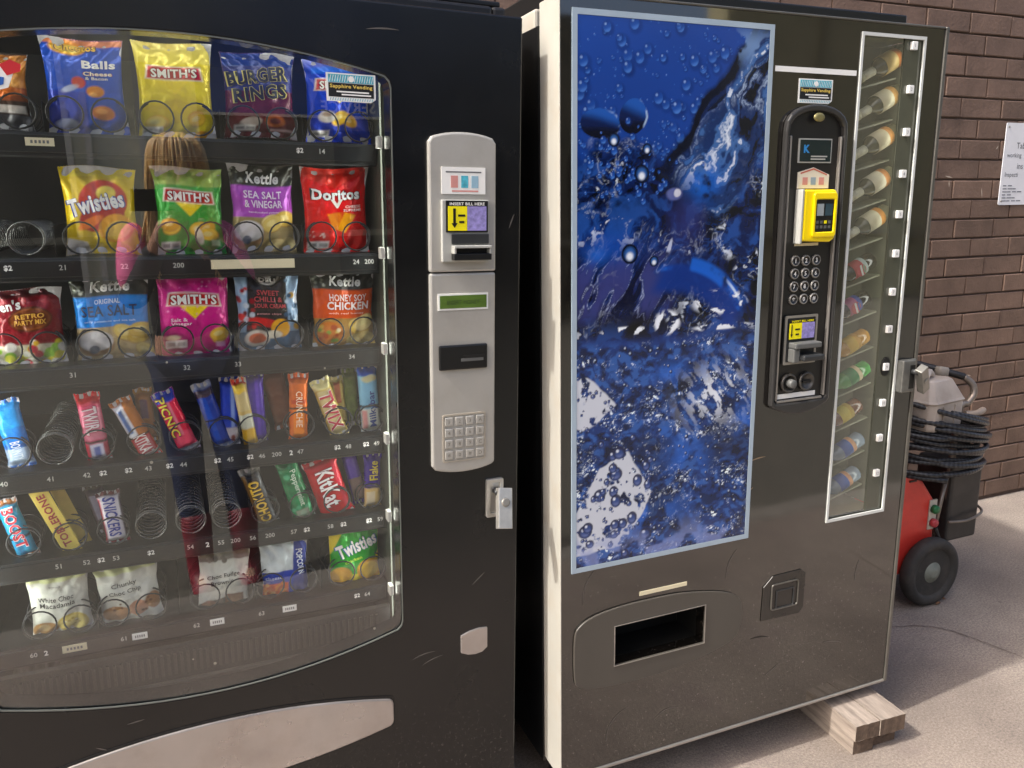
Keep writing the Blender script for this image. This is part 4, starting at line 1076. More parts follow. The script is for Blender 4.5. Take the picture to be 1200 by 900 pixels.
cv = wrap('#3a8ab4', '#8a5a34', 16); cv.rect(.5, 1, .1, .9, '#4aa4c4', .6).rect(0, 1, .36, .40, '#1b2730')
Bar('blue bar with red lettering at the left edge of the fifth shelf', (-.984, .955), (-.955, .838), .034, cv, seed=16).along('BOOST', .72, .56, '#c0283c', .50, bold=.05, out='#e8e0e0').done()
# triangular yellow bar
def tri_bar(label, p, q, W, w, text):
    (u0, v0), (u1, v1) = p, q
    L_ = math.hypot(u1 - u0, v1 - v0); ang = math.atan2(u0 - u1, v0 - v1)
    mb = MB(); h = W / 2
    mb.add([(-h, 0, 0), (h, 0, 0), (h * .2, W * .85, 0), (-h, 0, L_), (h, 0, L_), (h * .2, W * .85, L_)],
           [(0, 1, 4, 3), (1, 2, 5, 4), (2, 0, 3, 5), (0, 2, 1), (3, 4, 5)])
    o = mb.build('chocolate_bar', mat('yellow_carton', '#d8bf52', rough=.4, var=.12, vscale=40), None, bevel=.001)
    tag(o, label, 'chocolate bar')
    o.matrix_world = LM @ Matrix.Translation((u1, w, v1)) @ Matrix.Rotation(ang, 4, 'Y')
    if text:
        t = MB(); flat_text(t, 'TOBLERONE', -.001, L_ * .50, -.0008, w=L_ * .74, h=W * .46, bold=.03, rot=math.pi / 2)
        t.build('lettering', ink('#9a2a2a'), o)
    t = MB().box(-h + .001, h - .001, -.0006, -.0002, L_ * .35, L_ * .365, 0); t.build('band', M_ink, o)
tri_bar('yellow three-sided bar with red lettering leaning on the fifth shelf', (-.932, .976), (-.881, .836), .031, .128, True)
tri_bar('second yellow three-sided bar leaning right behind the lettered one', (-.908, .974), (-.864, .842), .024, .158, False)
cv = wrap('#3a2230', '#5a2c30', 17, .3); cv.rect(.08, .92, .08, .92, '#e4e2ea').rect(0, 1, 0, .07, '#8a2c3c').rect(.0, .12, .1, .9, '#a02c3c')
Bar('white and navy lettered bar upright on the fifth shelf', (-.817, .948), (-.807, .842), .038, cv, seed=17, T=.012).along('SNICKERS', .80, .56, '#2a3a98', .5, bold=.05).done()
Bar('brown bar leaning left behind the white lettered one on the fifth shelf', (-.845, .956), (-.822, .86), .034, wrap('#4a3c48', '#5c5450', 18, .4).rect(.2, .8, .3, .8, '#9a98b0', .7), seed=18, w=.162).done()
cv = wrap('#1c1814', '#8a8a86', 19, .4); cv.rect(.75, .95, .1, .9, '#6f7276', .7).rect(0, .2, .1, .9, '#8a6428', .5).ell(.3, .07, .5, .05, '#c8a040')
Bar('black bar with large yellow lettering leaning on the fifth shelf', (-.563, .962), (-.526, .832), .038, cv, seed=19, T=.012).along('CHOKITO', .74, .56, '#e8c02c', .42, .46, down=False, bold=.05, out='#6a4a10').done()
cv = wrap('#1e7a48', '#2a8a50', 20, .35); cv.spots(20, .05, .95, .08, .9, .02, .04, ['#2f9a60', '#186038', '#57b484'], 6).rect(.2, .8, .04, .22, '#c8c4b4', .6)
Bar('green mint bar leaning on the fifth shelf', (-.491, .975), (-.454, .830), .042, cv, seed=20).along('Peppermint', .60, .36, '#d6ecd8', .50, .6, bold=.02).done()
cv = wrap('#b81830', '#a01428', 21, .2); cv.rect(.82, .90, .05, .95, '#d84a5a').ell(.45, .45, .40, .26, '#a81428', 0, .6)
Bar('wide red wafer bar with white lettering leaning on the fifth shelf', (-.423, .964), (-.385, .831), .066, cv, seed=21, T=.009).along('KitKat', .66, .56, '#f2e6e6', .48, .5, bold=.05, out='#7a0c1c').done()
cv = wrap('#3c248c', '#4a2ea4', 22, .25); cv.rect(0, 1, .04, .40, '#d8bc7c').rect(.1, .6, .1, .34, '#e6d8b8').rect(0, 1, .41, .44, '#1a1234')
Bar('purple bar with yellow lettering and cream foot at the right of the fifth shelf', (-.309, .964), (-.313, .837), .036, cv, seed=22).along('Flake', .36, .5, '#e8d23c', .66, down=False, bold=.04).done()
Bar('purple and yellow bar leaning left of its twin on the fifth shelf', (-.358, .970), (-.331, .845), .032, wrap('#4a2c94', '#5836a8', 23, .3).rect(.1, .9, .1, .5, '#a08a58', .7).rect(.2, .7, .5, .9, '#7a60c8', .6), seed=23, w=.16).done()

# ================================================================== DRINK MACHINE (right)
RX = .726
drink = thing('drink_vending_machine', 'black drink vending machine with blue splashing water poster', 'vending machine', Matrix.Translation((RX, 1.5, 0)))
def rb_(mb, name, mats, parent=None, bevel=0.0, seg=2):
    mb.v = [(x - RX, y, z) for x, y, z in mb.v]
    return mb.build(name, mats, parent or drink, bevel, seg)
def grid_plate(mb, xs, zs, holes, y0, y1, m=0):
    solid = lambda i, j: 0 <= i < len(xs) - 1 and 0 <= j < len(zs) - 1 and (i, j) not in holes
    for i in range(len(xs) - 1):
        for j in range(len(zs) - 1):
            if not solid(i, j): continue
            a, b, c, d = xs[i], xs[i + 1], zs[j], zs[j + 1]
            mb.add([(a, y0, c), (b, y0, c), (b, y0, d), (a, y0, d), (a, y1, c), (b, y1, c), (b, y1, d), (a, y1, d)],
                   [(0, 1, 2, 3), (4, 7, 6, 5)] + ([(0, 3, 7, 4)] if not solid(i - 1, j) else []) + ([(1, 5, 6, 2)] if not solid(i + 1, j) else [])
                   + ([(0, 4, 5, 1)] if not solid(i, j - 1) else []) + ([(3, 2, 6, 7)] if not solid(i, j + 1) else []), m)
def gloss_black():
    """smooth black front sheet, dusty and smeared towards nothing in particular"""
    m, nt, b = new_mat('gloss_black_front')
    N, L = nt.nodes, nt.links
    tc = N.new('ShaderNodeTexCoord')
    n = N.new('ShaderNodeTexNoise'); n.inputs['Scale'].default_value = 4; n.inputs['Detail'].default_value = 9; n.inputs['Roughness'].default_value = .68
    L.new(tc.outputs['Object'], n.inputs['Vector'])
    f = N.new('ShaderNodeTexNoise'); f.inputs['Scale'].default_value = 160; f.inputs['Detail'].default_value = 3
    L.new(tc.outputs['Object'], f.inputs['Vector'])
    r = N.new('ShaderNodeValToRGB'); r.color_ramp.elements[0].position = .35; r.color_ramp.elements[1].position = .8
    r.color_ramp.elements[0].color = c4('#0a0908'); r.color_ramp.elements[1].color = c4('#231e19'); L.new(n.outputs['Fac'], r.inputs[0])
    r2 = N.new('ShaderNodeValToRGB'); r2.color_ramp.elements[0].position = .60; r2.color_ramp.elements[1].position = .75
    r2.color_ramp.elements[0].color = (0, 0, 0, 1); r2.color_ramp.elements[1].color = (.14, .14, .14, 1); L.new(f.outputs['Fac'], r2.inputs[0])
    mx = N.new('ShaderNodeMix'); mx.data_type = 'RGBA'; L.new(r2.outputs[0], mx.inputs[0]); L.new(r.outputs[0], mx.inputs[6]); mx.inputs[7].default_value = c4('#6a6054')
    L.new(mx.outputs[2], b.inputs['Base Color'])
    mr = N.new('ShaderNodeMapRange'); mr.inputs[1].default_value = .35; mr.inputs[2].default_value = .75; mr.inputs[3].default_value = .025; mr.inputs[4].default_value = .10
    L.new(n.outputs['Fac'], mr.inputs[0]); L.new(mr.outputs[0], b.inputs['Roughness'])
    b.inputs['IOR'].default_value = 2.0
    # slightly wavy sheet
    w = N.new('ShaderNodeTexNoise'); w.inputs['Scale'].default_value = 3.2; w.inputs['Detail'].default_value = 1; L.new(tc.outputs['Object'], w.inputs['Vector'])
    bp = N.new('ShaderNodeBump'); bp.inputs['Strength'].default_value = .12; bp.inputs['Distance'].default_value = .02
    L.new(w.outputs['Fac'], bp.inputs['Height']); L.new(bp.outputs[0], b.inputs['Normal'])
    return m
M_gloss = gloss_black()
speckle(M_gloss, .80, .4)
M_cream = mat('dirty_white_enamel', '#a8a69d', rough=.42, var=.06, vscale=6, dirt='#a0907a', dirt_amt=.4, dscale=10)
M_trim = mat('dark_metal_trim', '#6b6963', rough=.38, metal=.6, var=.12, vscale=20)
M_rimlt = mat('light_metal_rim', '#a19d97', rough=.3, metal=.65, var=.1)

mb = MB(); grid_plate(mb, [.729, .866, 1.122, 1.4965, 1.6955, 1.764], [.136, .405, .508, .6595, 1.8565, 1.878], {(1, 1), (3, 3)}, 0, .03)
ddoor = rb_(mb, 'door', M_gloss)
rb_(MB().box(.7265, .7285, -.001, .092, .133, 1.881), 'door_side', M_cream, bevel=.0006)
rb_(MB().box(.7295, 1.764, .031, .09, 1.8785, 1.881).box(.7295, 1.764, .031, .09, .133, .1355).box(1.7645, 1.767, .03, .092, .133, 1.881), 'door_rim', M_trim)
rb_(MB().box(1.757, 1.7672, -.004, .029, .128, 1.8835), 'right_edge_trim', M_trim, bevel=.002)
rb_(MB().box(.7265, 1.7565, -.004, .029, .128, .1355), 'bottom_edge_trim', M_rimlt, bevel=.002)
rb_(MB().box(.7265, 1.7565, -.004, .029, 1.8785, 1.8835), 'top_edge_trim', M_trim, bevel=.002)
rb_(MB().box(.7235, .7415, .0935, .34, .12, 1.838), 'side_shade_strip', M_blackp)  # shade of the gap between the machines, put in as a black strip
rb_(MB().box(.742, 1.752, .150, .84, .12, 1.885), 'cabinet', M_cream, bevel=.006)
rb_(MB().box(.76, 1.74, .10, .5, 1.8855, 1.93), 'top_cap', M_blackp, bevel=.004)
for X, Y in ((.80, .16), (1.70, .16), (.80, .75), (1.70, .75)):
    rb_(MB().lathe([(.028, 0.001 if X < 1 else .098), (.028, .105), (.014, .108), (.014, .121)], 12, Matrix.Translation((X, Y, 0))), 'foot', M_blackp)

# ---- poster: a flat print of splashing water
def poster_print(nx, ny):
    X, Y = np.meshgrid(np.linspace(0, 1, nx), np.linspace(0, 1, ny))
    A = .496 / 1.197
    U = X * A                                     # x in units of the height
    I = np.ones((ny, nx, 3))
    FX, FY_, full = X, Y, slice(None)
    def win(cx, cy, rr):                          # small window round a drop
        i0, i1 = int(max(0, (cx - rr / A) * nx - 1)), int(min(nx, (cx + rr / A) * nx + 2)); j0, j1 = int(max(0, (cy - rr) * ny - 1)), int(min(ny, (cy + rr) * ny + 2))
        return slice(max(j0, 0), max(j1, 0)), slice(max(i0, 0), max(i1, 0))
    C = lambda c: np.array(lin(c))
    def mix(a, c, op=1.0, w=(slice(None), slice(None))):
        a = (np.clip(a, 0, 1) * op)[..., None]; I[w] = I[w] * (1 - a) + (C(c) if isinstance(c, str) else c) * a
    sm = lambda a, b, x: (lambda t: t * t * (3 - 2 * t))(np.clip((x - a) / (b - a), 0, 1))
    gs = lambda cx, cy, sx, sy: np.exp(-(((X - cx) / sx) ** 2 + ((Y - cy) / sy) ** 2))
    ridge = lambda f, p: np.clip(1 - np.abs(2 * f - 1) * 1.9, 0, 1) ** p
    n1 = fbm(U * 9, Y * 9, 5, 1); n2 = fbm(U * 22 + 4, Y * 22, 5, 2); n3 = fbm(U * 55, Y * 55, 4, 3)
    wu = U + .045 * (fbm(U * 12 + 3, Y * 12, 4, 41) - .5); wv = Y + .045 * (fbm(U * 12 + 30, Y * 12 + 7, 4, 42) - .5)
    # sheet of drops
    I[:] = C('#1d489a'); mix(sm(.62, 1, Y), '#2454ac', .8); mix(n1, '#163a80', .4)
    r = random.Random(2)
    def drop(cx, cy, rr, op=1.0):
        w = win(cx, cy, rr * 2.3); dx, dy = (X[w] - cx) * A, Y[w] - cy
        d = np.sqrt((dx * 1.12) ** 2 + dy ** 2) / rr
        if rr > .004:
            mix(sm(1.7, .9, np.sqrt((dx - rr * .25) ** 2 + (dy + rr * .35) ** 2) / rr), '#0f2b68', .5 * op, w)
        k = sm(1.05, .85, d)
        mix(k, '#2a62bb', .7 * op, w); mix(k * sm(-.2, .9, (dy - dx * .5) / rr), '#143a84', .8 * op, w); mix(k * sm(.1, .9, (-dy + dx * .4) / rr), '#5d92de', .75 * op, w)
        mix(sm(.32, .12, np.sqrt((dx + rr * .32) ** 2 + (dy - rr * .38) ** 2) / rr), '#a9c8f6', .7 * op, w)
    for i in range(520):
        drop(r.random(), r.uniform(.62, 1.0), .0018 + .0105 * r.random() ** 4.0, r.uniform(.5, 1))
    for i in range(70): drop(r.uniform(.72, 1), r.uniform(.56, .70), .002 + .004 * r.random(), .6)
    # general water texture: filaments of light over dark and blue folds
    def water(mask, su, sv, seed, dark, mid, lite, white, wh=.5, fold=1.0):
        f = fbm(wu * su + 2.2 * n1, wv * sv + 2.2 * n2, 5, seed); g = fbm(wu * su * 2.2 + 3 * n2, wv * sv * 2.2, 4, seed + 7); h = fbm(U * su * .5, Y * sv * .5, 3, seed + 13)
        mix(mask, mid); mix(mask * sm(.50, .36, f), dark, .95 * fold); mix(mask * sm(.54, .66, f), lite, .8)
        mix(mask * ridge(g, 7) * sm(.35, .6, h), lite, .6)
        mix(mask * ridge(fbm(wu * su * 1.3 + 9, wv * sv * 1.3 + 5 * n1, 4, seed + 3), 16) * sm(.46, .64, h), white, wh * .9)
        mix(mask * sm(.66, .74, g) * sm(.50, .62, h), white, wh * 1.6)
    mid_m = sm(.815, .765, Y + .13 * (n1 - .5) + .06 * (n2 - .5) + .10 * np.abs(X - .25)) * sm(.42, .46, Y)
    water(mid_m, 26, 32, 12, '#050a18', '#102456', '#2b5aa6', '#dfe9f6', .55)
    # second dark hollow band and violet folds on the left
    mix(gs(.35, .48, .40, .03) * mid_m * sm(.3, .5, n2), '#04070f', .9); mix(gs(.15, .69, .2, .012) * sm(.4, .6, n2 + .1), '#050a18', .9)
    vi = sm(.64, .58, Y) * sm(.46, .51, Y) * sm(.62, .35, X)
    st = fbm((U * .8 - Y * .55) * 60 + 3 * n1, (U * .55 + Y * .8) * 16, 4, 15)
    mix(vi, '#22295e', .7); mix(vi * sm(.50, .62, st), '#454a86', .8); mix(vi * sm(.44, .36, st), '#0a1028', .8); mix(vi * ridge(st, 18), '#b4bfe0', .8)
    mix(gs(.17, .615, .16, .03), '#1c53b0', .75); mix(gs(.10, .60, .05, .015), '#2c74d6', .6)
    # diagonal stream from the top right to the centre
    cross = (wu - .33) * .82 - (wv - .86) * .57; along = (wu - .33) * .57 + (wv - .86) * .82
    stream = sm(.088, .055, np.abs(cross - .035 - .03 * along)) * sm(-.19, -.12, along + .03 * n1)
    sk = fbm(cross * 42 + 5 * n1, along * 10 + 3 * n2, 5, 8)
    mix(stream, '#1b3668', .95); mix(stream * sm(.47, .36, sk), '#070d1c', .95); mix(stream * sm(.55, .64, sk), '#4f7cb8', .8); mix(stream * ridge(sk, 12) * sm(.46, .6, n1), '#b9cde6', .8); mix(stream * sm(.68, .74, sk), '#e6eef8', .9)
    mix(sm(.016, .004, np.abs(cross + .046 - .02 * (n2 - .5))) * sm(-.20, -.15, along), '#060b1a', .95)
    mix(sm(.52, .60, n2) * gs(.90, .97, .16, .03), '#7c9cc8', .9)
    mix(gs(.66, .725, .10, .035) * sm(.35, .5, n2), '#1f6fd2', .9); mix(sm(.5, .8, gs(.50, .706, .06, .016) * (.6 + .8 * n2)), '#6f7ab4', .9); mix(sm(.55, .75, gs(.515, .708, .032, .011) * (.7 + .6 * n3)), '#eceff8', .95)
    mix(gs(.58, .655, .13, .06) * sm(.4, .6, n1), '#343a76', .8); mix(sm(.5, .7, gs(.475 + .03 * (Y - .6) / .04, .60, .016, .035)) * sm(.40, .5, n2), '#c9d2ea', .85)
    # two rounded crowns
    for (cx, cy, rx, ry) in ((.115, .826, .10, .026), (.275, .842, .07, .032)):
        dx, dy = (X - cx) / rx + .35 * (n2 - .5), (Y - cy) / ry + .35 * (n1 - .5); d = np.sqrt(dx * dx + dy * dy)
        k = sm(1.03, .96, d)
        mix(k, '#0c2356'); mix(k * sm(-.1, .7, dy + .3 * dx), '#2a66bd', .9); mix(k * sm(.0, -.6, dy), '#060c1e', .9); mix(sm(.10, .03, np.abs(d - .95)) * sm(.2, .9, dx) * sm(.4, .6, n3), '#b8d0ee', .8)
    for i in range(95):
        cx, cy = r.gauss(.24, .13), r.gauss(.755, .03)
        drop(cx, cy, .002 + .006 * r.random() ** 2, 1)
    for cx, cy, rr in ((.325, .742, .016), (.27, .60, .018), (.40, .585, .010), (.35, .785, .010), (.18, .80, .012)):
        d = np.sqrt(((X - cx) * A) ** 2 + (Y - cy) ** 2) / rr
        mix(sm(1.08, .95, d), '#0a1632'); mix(sm(.9, .4, d), '#3d72b8', .9); mix(sm(.6, .2, np.sqrt(((X - cx) * A) ** 2 + (Y - cy + rr * .25) ** 2) / rr), '#eef4fb', .95)
    # bright blue swell with its highlight, sparkle underneath
    dx, dy = (X - .72) * A, Y - .565
    p, q_ = dx * .90 + dy * -.44, dx * .44 + dy * .90
    arc = q_ + p * p * 3.0
    body_ = sm(.014, .004, np.abs(arc + .004) - .004) * sm(.125, .10, np.abs(p))
    mix(sm(.0, -.012, arc) * sm(-.075, -.05, arc) * sm(.12, .09, np.abs(p)), '#123c8e', .9)
    mix(body_ * sm(.35, .6, n2), '#2272dc', .8); mix(sm(.004, .0015, np.abs(arc - .002)) * sm(.03, .07, p) * sm(.105, .09, p) * sm(.40, .5, n2), '#cfe3fb', .9)
    for cx, cy, sx, sy, th in ((.78, .500, .15, .022, .55), (.48, .468, .07, .022, .52), (.80, .452, .16, .006, .5), (.25, .458, .12, .008, .58)):
        mix(sm(th, th + .05, fbm(wu * 46 + 4 * n1, wv * 60 + 4 * n2, 4, 77)) * sm(.2, .5, gs(cx, cy, sx, sy)), '#eef4fb')
    # glittering water below
    low = sm(.45, .425, Y + .03 * (n1 - .5))
    water(low, 62, 92, 21, '#0b1430', '#1c3c7a', '#3a69b0', '#dbe6f5', .8, .8)
    mix(low * sm(.42, .30, n1), '#121a36', .55)
    for cx, cy, sx, sy, o in ((.50, .37, .10, .022, .8), (.62, .19, .13, .06, .8), (.52, .275, .13, .024, .85), (.40, .085, .22, .03, .85), (.96, .25, .06, .04, .9), (.30, .15, .10, .02, .6)):
        mix(gs(cx, cy, sx, sy) * low * sm(.42, .58, n2), '#2a6cca', o)
    mix(gs(.77, .315, .17, .05) * sm(.50, .56, fbm((U * .8 + Y * .6) * 90, (Y * .8 - U * .6) * 40, 4, 31)), '#eaf0f8', .95)
    mix(gs(.55, .335, .09, .035) * sm(.52, .44, n3), '#080b18', .9)
    for i in range(260):
        cx, cy = r.random(), r.uniform(0, .43); rr = .0015 + .0035 * r.random() ** 2
        w = win(cx, cy, rr * 1.5); dx, dy = (X[w] - cx) * A, Y[w] - cy
        mix(sm(1.1, .8, np.hypot(dx, dy) / rr), '#101a3c', .8, w); mix(sm(.6, .2, np.hypot(dx + rr * .3, dy - rr * .3) / rr), '#cfdef4', .9, w)
    # white paper showing at the left, with round bubbles
    def tri(pts):
        d = np.full(X.shape, 1e9)
        for i in range(len(pts)):
            (x0, y0), (x1, y1) = pts[i], pts[(i + 1) % len(pts)]
            ex, ey = (x1 - x0) * A, y1 - y0; d = np.minimum(d, (ex * (Y - y0) - ey * (X - x0) * A) / math.hypot(ex, ey))
        return d
    wh = np.maximum(tri([(-.1, .255), (.10, .285), (.205, .318), (.06, .378), (-.1, .40)]), tri([(-.1, .02), (.25, .03), (.43, .13), (.215, .262), (.12, .20), (-.1, .165)]))
    mix(sm(-.001, .003, wh + .016 * (n2 - .5)) * sm(.68, .60, n3), '#cdd2dc')
    r2 = random.Random(8)
    for i in range(130):
        lowq = r2.random() < .82
        cx, cy = (r2.uniform(0, .42), r2.uniform(.01, .25)) if lowq else (r2.uniform(0, .2), r2.uniform(.27, .38))
        rr = (.002 + .012 * r2.random() ** 3) if lowq else (.0015 + .0035 * r2.random())
        w = win(cx, cy, rr * 1.5); dx, dy = (X[w] - cx) * A * r2.uniform(.85, 1.15), Y[w] - cy
        d = np.hypot(dx, dy) / rr
        mix(sm(1.06, .92, d), '#222a50', .95, w); mix(sm(.85, .35, d + .3 * dy / rr), '#3c5a9c', .75, w); mix(sm(.8, .5, d) * sm(.0, .8, (-dy) / rr), '#8a93bd', .6, w)
        mix(sm(.32, .14, np.hypot(dx + rr * .3, dy - rr * .3) / rr), '#e3eaf6', .9, w)
    mix(sm(.09, .01, Y) * sm(.48, .60, n2), '#8d9cd0', .6)
    return np.clip(I, 0, 1) ** 1.12 * .95
PX0, PX1, PZ0, PZ1 = .7535, 1.2455, .6625, 1.8555
pnx, pny = 230, 560
cols = poster_print(pnx, pny)
xx, zz = np.meshgrid(np.linspace(PX0 + .012, PX1 - .012, pnx) - RX, np.linspace(PZ0 + .012, PZ1 - .012, pny))
V = np.stack([xx, np.full_like(xx, -.0022), zz], -1).reshape(-1, 3)
i, j = np.meshgrid(np.arange(pnx - 1), np.arange(pny - 1)); a = (j * pnx + i).ravel()
me = bpy.data.meshes.new('poster'); me.from_pydata(V.tolist(), [], np.stack([a, a + 1, a + pnx + 1, a + pnx], 1).tolist())
M_poster = attr_mat('printed_poster', rough=.16, coat=.35, spec=.5)
me.materials.append(M_poster); set_print(me, cols.reshape(-1, 3)); me.update()
poster = bpy.data.objects.new('poster', me); COL.objects.link(poster); poster.parent = drink
rb_(MB().ring([(PX0, PZ0), (PX1, PZ0), (PX1, PZ1), (PX0, PZ1)], [(PX0 + .0115, PZ0 + .0115), (PX1 - .0115, PZ0 + .0115), (PX1 - .0115, PZ1 - .0115), (PX0 + .0115, PZ1 - .0115)], -.0028, -.0004), 'poster_border', mat('pale_blue_border', '#9fb0bd', rough=.35, var=.05), poster)
rb_(MB().box(PX0 + .0118, PX1 - .0118, -.0018, -.0005, PZ0 + .0118, PZ1 - .0118), 'poster_backing', M_bluep, poster)

# ---- display window with bottles and the selection strip
WX0, WX1, WZ0, WZ1 = 1.4965, 1.6955, .6595, 1.8565
win = rb_(MB().ring([(WX0 - .001, WZ0 - .001), (WX1 + .001, WZ0 - .001), (WX1 + .001, WZ1 + .001), (WX0 - .001, WZ1 + .001)], [(WX0 + .0055, WZ0 + .0065), (WX1 - .0055, WZ0 + .0065), (WX1 - .0055, WZ1 - .0065), (WX0 + .0055, WZ1 - .0065)], -.003, .001), 'window_frame', mat('white_window_frame', '#c9ccc8', rough=.4))
M_bay = mat('display_bay', '#6c6e5a', rough=.55, var=.12, vscale=5)
mb = MB().box(WX0 - .03, WX1 + .03, .140, .146, WZ0 - .02, WZ1 + .02).box(WX0 - .03, WX0 - .026, .031, .139, WZ0, WZ1).box(1.7, 1.704, .031, .139, WZ0, WZ1).box(WX0 - .026, 1.699, .031, .139, WZ1 + .002, WZ1 + .006).box(WX0 - .026, 1.699, .031, .139, WZ0 - .006, WZ0 - .002)
rb_(mb, 'display_bay', M_bay)
rb_(MB().pane([(WX0 + .001, WZ0 + .001), (1.634, WZ0 + .001), (1.634, WZ1 - .001), (WX0 + .001, WZ1 - .001)], .006, .009), 'window_pane', [M_winglass, M_clear], win)
strip = rb_(MB().box(1.6345, WX1 - .001, .004, .010, WZ0 + .001, WZ1 - .001), 'selection_strip', mat('olive_strip', '#4c4e42', rough=.18, var=.1, coat=.5))
BZ = [1.836, 1.738, 1.640, 1.542, 1.445, 1.349, 1.253, 1.158, 1.060, .964, .869, .772]
for k, z in enumerate(BZ):
    o = rb_(MB().prism(rrect(1.6515, 1.6685, z - .0095, z + .0095, .002), -.004, .0042), 'selection_button', M_white, bevel=.001)
    mb = MB(); flat_text(mb, str(k + 1), 1.66, z, -.0043, h=.0075); rb_(mb, 'button_number', M_inkgrey, o)
rb_(MB().tube([(1.668, .034, .68), (1.668, .034, 1.84)], .004, 8), 'lamp_tube', M_lamp_low)
M_shelfrod = mat('display_shelf', '#a2a38e', rough=.5)
DCX = []
for k, z in enumerate(BZ):
    zc = z - .033
    M_ = Matrix.Translation((1.61, .10, zc - .048)) @ Matrix.Rotation(rad(-14), 4, 'Y')
    rb_(MB().box(-.10, .085, -.025, .035, -.002, .002, 0, M_), 'display_shelf', M_shelfrod)
def bottle(label, X, Z, kind, ang, cols, sc_=.84):
    """bottle lying on its slanted shelf, neck to the lower left"""
    root = thing('display_bottle', label, 'bottle', Matrix.Translation((X, 1.5 + .075, Z)) @ Matrix.Rotation(rad(270 - ang), 4, 'Y') @ Matrix.Scale(sc_, 4), 'bottles lying in the display window')
    glassc, labc, capc, lab2 = cols
    if kind == 'neck':
        prof = [(.0, -.085), (.026, -.085), (.029, -.078), (.029, .0), (.0275, .012), (.020, .024), (.0135, .034), (.0115, .04), (.0115, .085), (0, .085)]
        lz0, lz1, lr = -.055, .008, .0296
    else:
        prof = [(.0, -.085), (.026, -.085), (.030, -.078), (.030, .02), (.027, .035), (.015, .055), (.0125, .06), (.0125, .075), (0, .075)]
        lz0, lz1, lr = -.04, .018, .0306
    MB().lathe(prof, 20).build('body', mat('bottle_' + glassc[1:], glassc, rough=.12, coat=.5), root)
    lab = Canvas(40, 24, labc, 1.8)
    if kind == 'neck':
        lab.grad(.45, 0.0, lab2, .9).rect(.1, .9, .55, .8, '#e8e2c8', .5).noise(6, .15, int(X * 999))
    elif kind == 'round':
        pass
    MB().lathe([(lr, lz0), (lr, lz0 * .72 + lz1 * .28), (lr, lz1)], 20, None, 0, True, [1, 0]).build('label', [mat('lab_' + labc[1:], labc, rough=.45, var=.1), mat('lab_' + lab2[1:], lab2, rough=.45, var=.15)], root)
    MB().lathe([(.0, .0945), (.0135, .0945), (.0138, .079), (.0, .079)] if kind == 'neck' else [(0, .089), (.0145, .089), (.0148, .073), (0, .073)], 16).build('cap', mat('cap_' + capc[1:], capc, rough=.4), root)
    if kind == 'neck':
        MB().lathe([(.0132, .037), (.0124, .079)], 16).build('neck_label', mat('lab_e9e2c6', '#e9e2c6', rough=.45), root)
    return root
order = ['first', 'second', 'third', 'fourth', 'fifth', 'sixth', 'seventh', 'eighth', 'ninth', 'tenth', 'eleventh', 'twelfth']
spec = [('neck', '#57503a', '#e0c07a', '#c9c2a0', '#d07a34'), ('neck', '#5c583f', '#e6dcbc', '#cfc8a8', '#cf9a50'), ('neck', '#5c583f', '#e6dab8', '#d2cbae', '#d2914a'), ('neck', '#605e48', '#e4dcc2', '#cfc8b0', '#cd8a4e'), ('neck', '#605e48', '#e4dcbc', '#d6d0c0', '#d08c3a'),
        ('pet', '#20180f', '#c2404a', '#b7b9bc', '#b8c8c4'), ('pet', '#20180f', '#c46a90', '#aab4cc', '#3a4fa0'), ('pet', '#c8912a', '#e0b63a', '#d8a838', '#d8a030'), ('pet', '#3f9a44', '#2f8a4e', '#45a050', '#d8c8a0'), ('pet', '#7a4a34', '#d9c24a', '#8a5a40', '#c9a83c'), ('pet', '#7f8ea0', '#3f62b0', '#8f9ab4', '#d8a078'), ('pet', '#7f8ea0', '#3c60b4', '#4a86b4', '#d89a70')]
words = ['amber drink bottle with orange label, top of the display window', 'cream and tan labelled bottle, second from the top of the display window', 'cream labelled bottle, third from the top of the display window', 'cream labelled bottle with striped end, fourth from the top of the window', 'cream and gold labelled bottle, fifth from the top of the window',
         'dark cola bottle with red round emblem in the display window', 'dark cola bottle with pink and blue round emblem in the display window', 'golden yellow bottle, eighth from the top of the display window', 'bright green bottle in the display window', 'brown bottle with yellow label, tenth from the top of the display window', 'clear bottle with blue label, second from the bottom of the display window', 'clear bottle with blue label at the bottom of the display window']
pos = [(1.642, 1.802), (1.638, 1.713), (1.635, 1.618), (1.633, 1.516), (1.629, 1.420), (1.600, 1.304), (1.592, 1.208), (1.600, 1.107), (1.612, 1.020), (1.594, .919), (1.612, .822), (1.608, .726)]
for k in range(12):
    kind, g, l1, cp_, l2 = spec[k]
    o = bottle(words[k], pos[k][0], pos[k][1], kind, 26 if kind == 'neck' else 24, (g, l1, cp_, l2), .84 if kind == 'neck' else .74)
    if k in (5, 6):
        R_ = Matrix.Rotation(rad(90), 4, 'X')
        mb = MB()
        mb.lathe([(.021, 0), (.021, .0012)], 24, Matrix.Translation((0, -.0306, -.008)) @ R_, 0)
        mb.box(-.019, .019, -.0328, -.0322, -.012, -.004, 1); mb.box(-.014, .014, -.0328, -.0322, -.0245, -.0165, 2)
        mb.build('round_emblem', [mat('emblem_red', '#c84a58' if k == 5 else '#cf7aa0', rough=.4), M_white, mat('emblem_blue' + str(k), '#8fa88c' if k == 5 else '#3a58b0', rough=.4)], o)

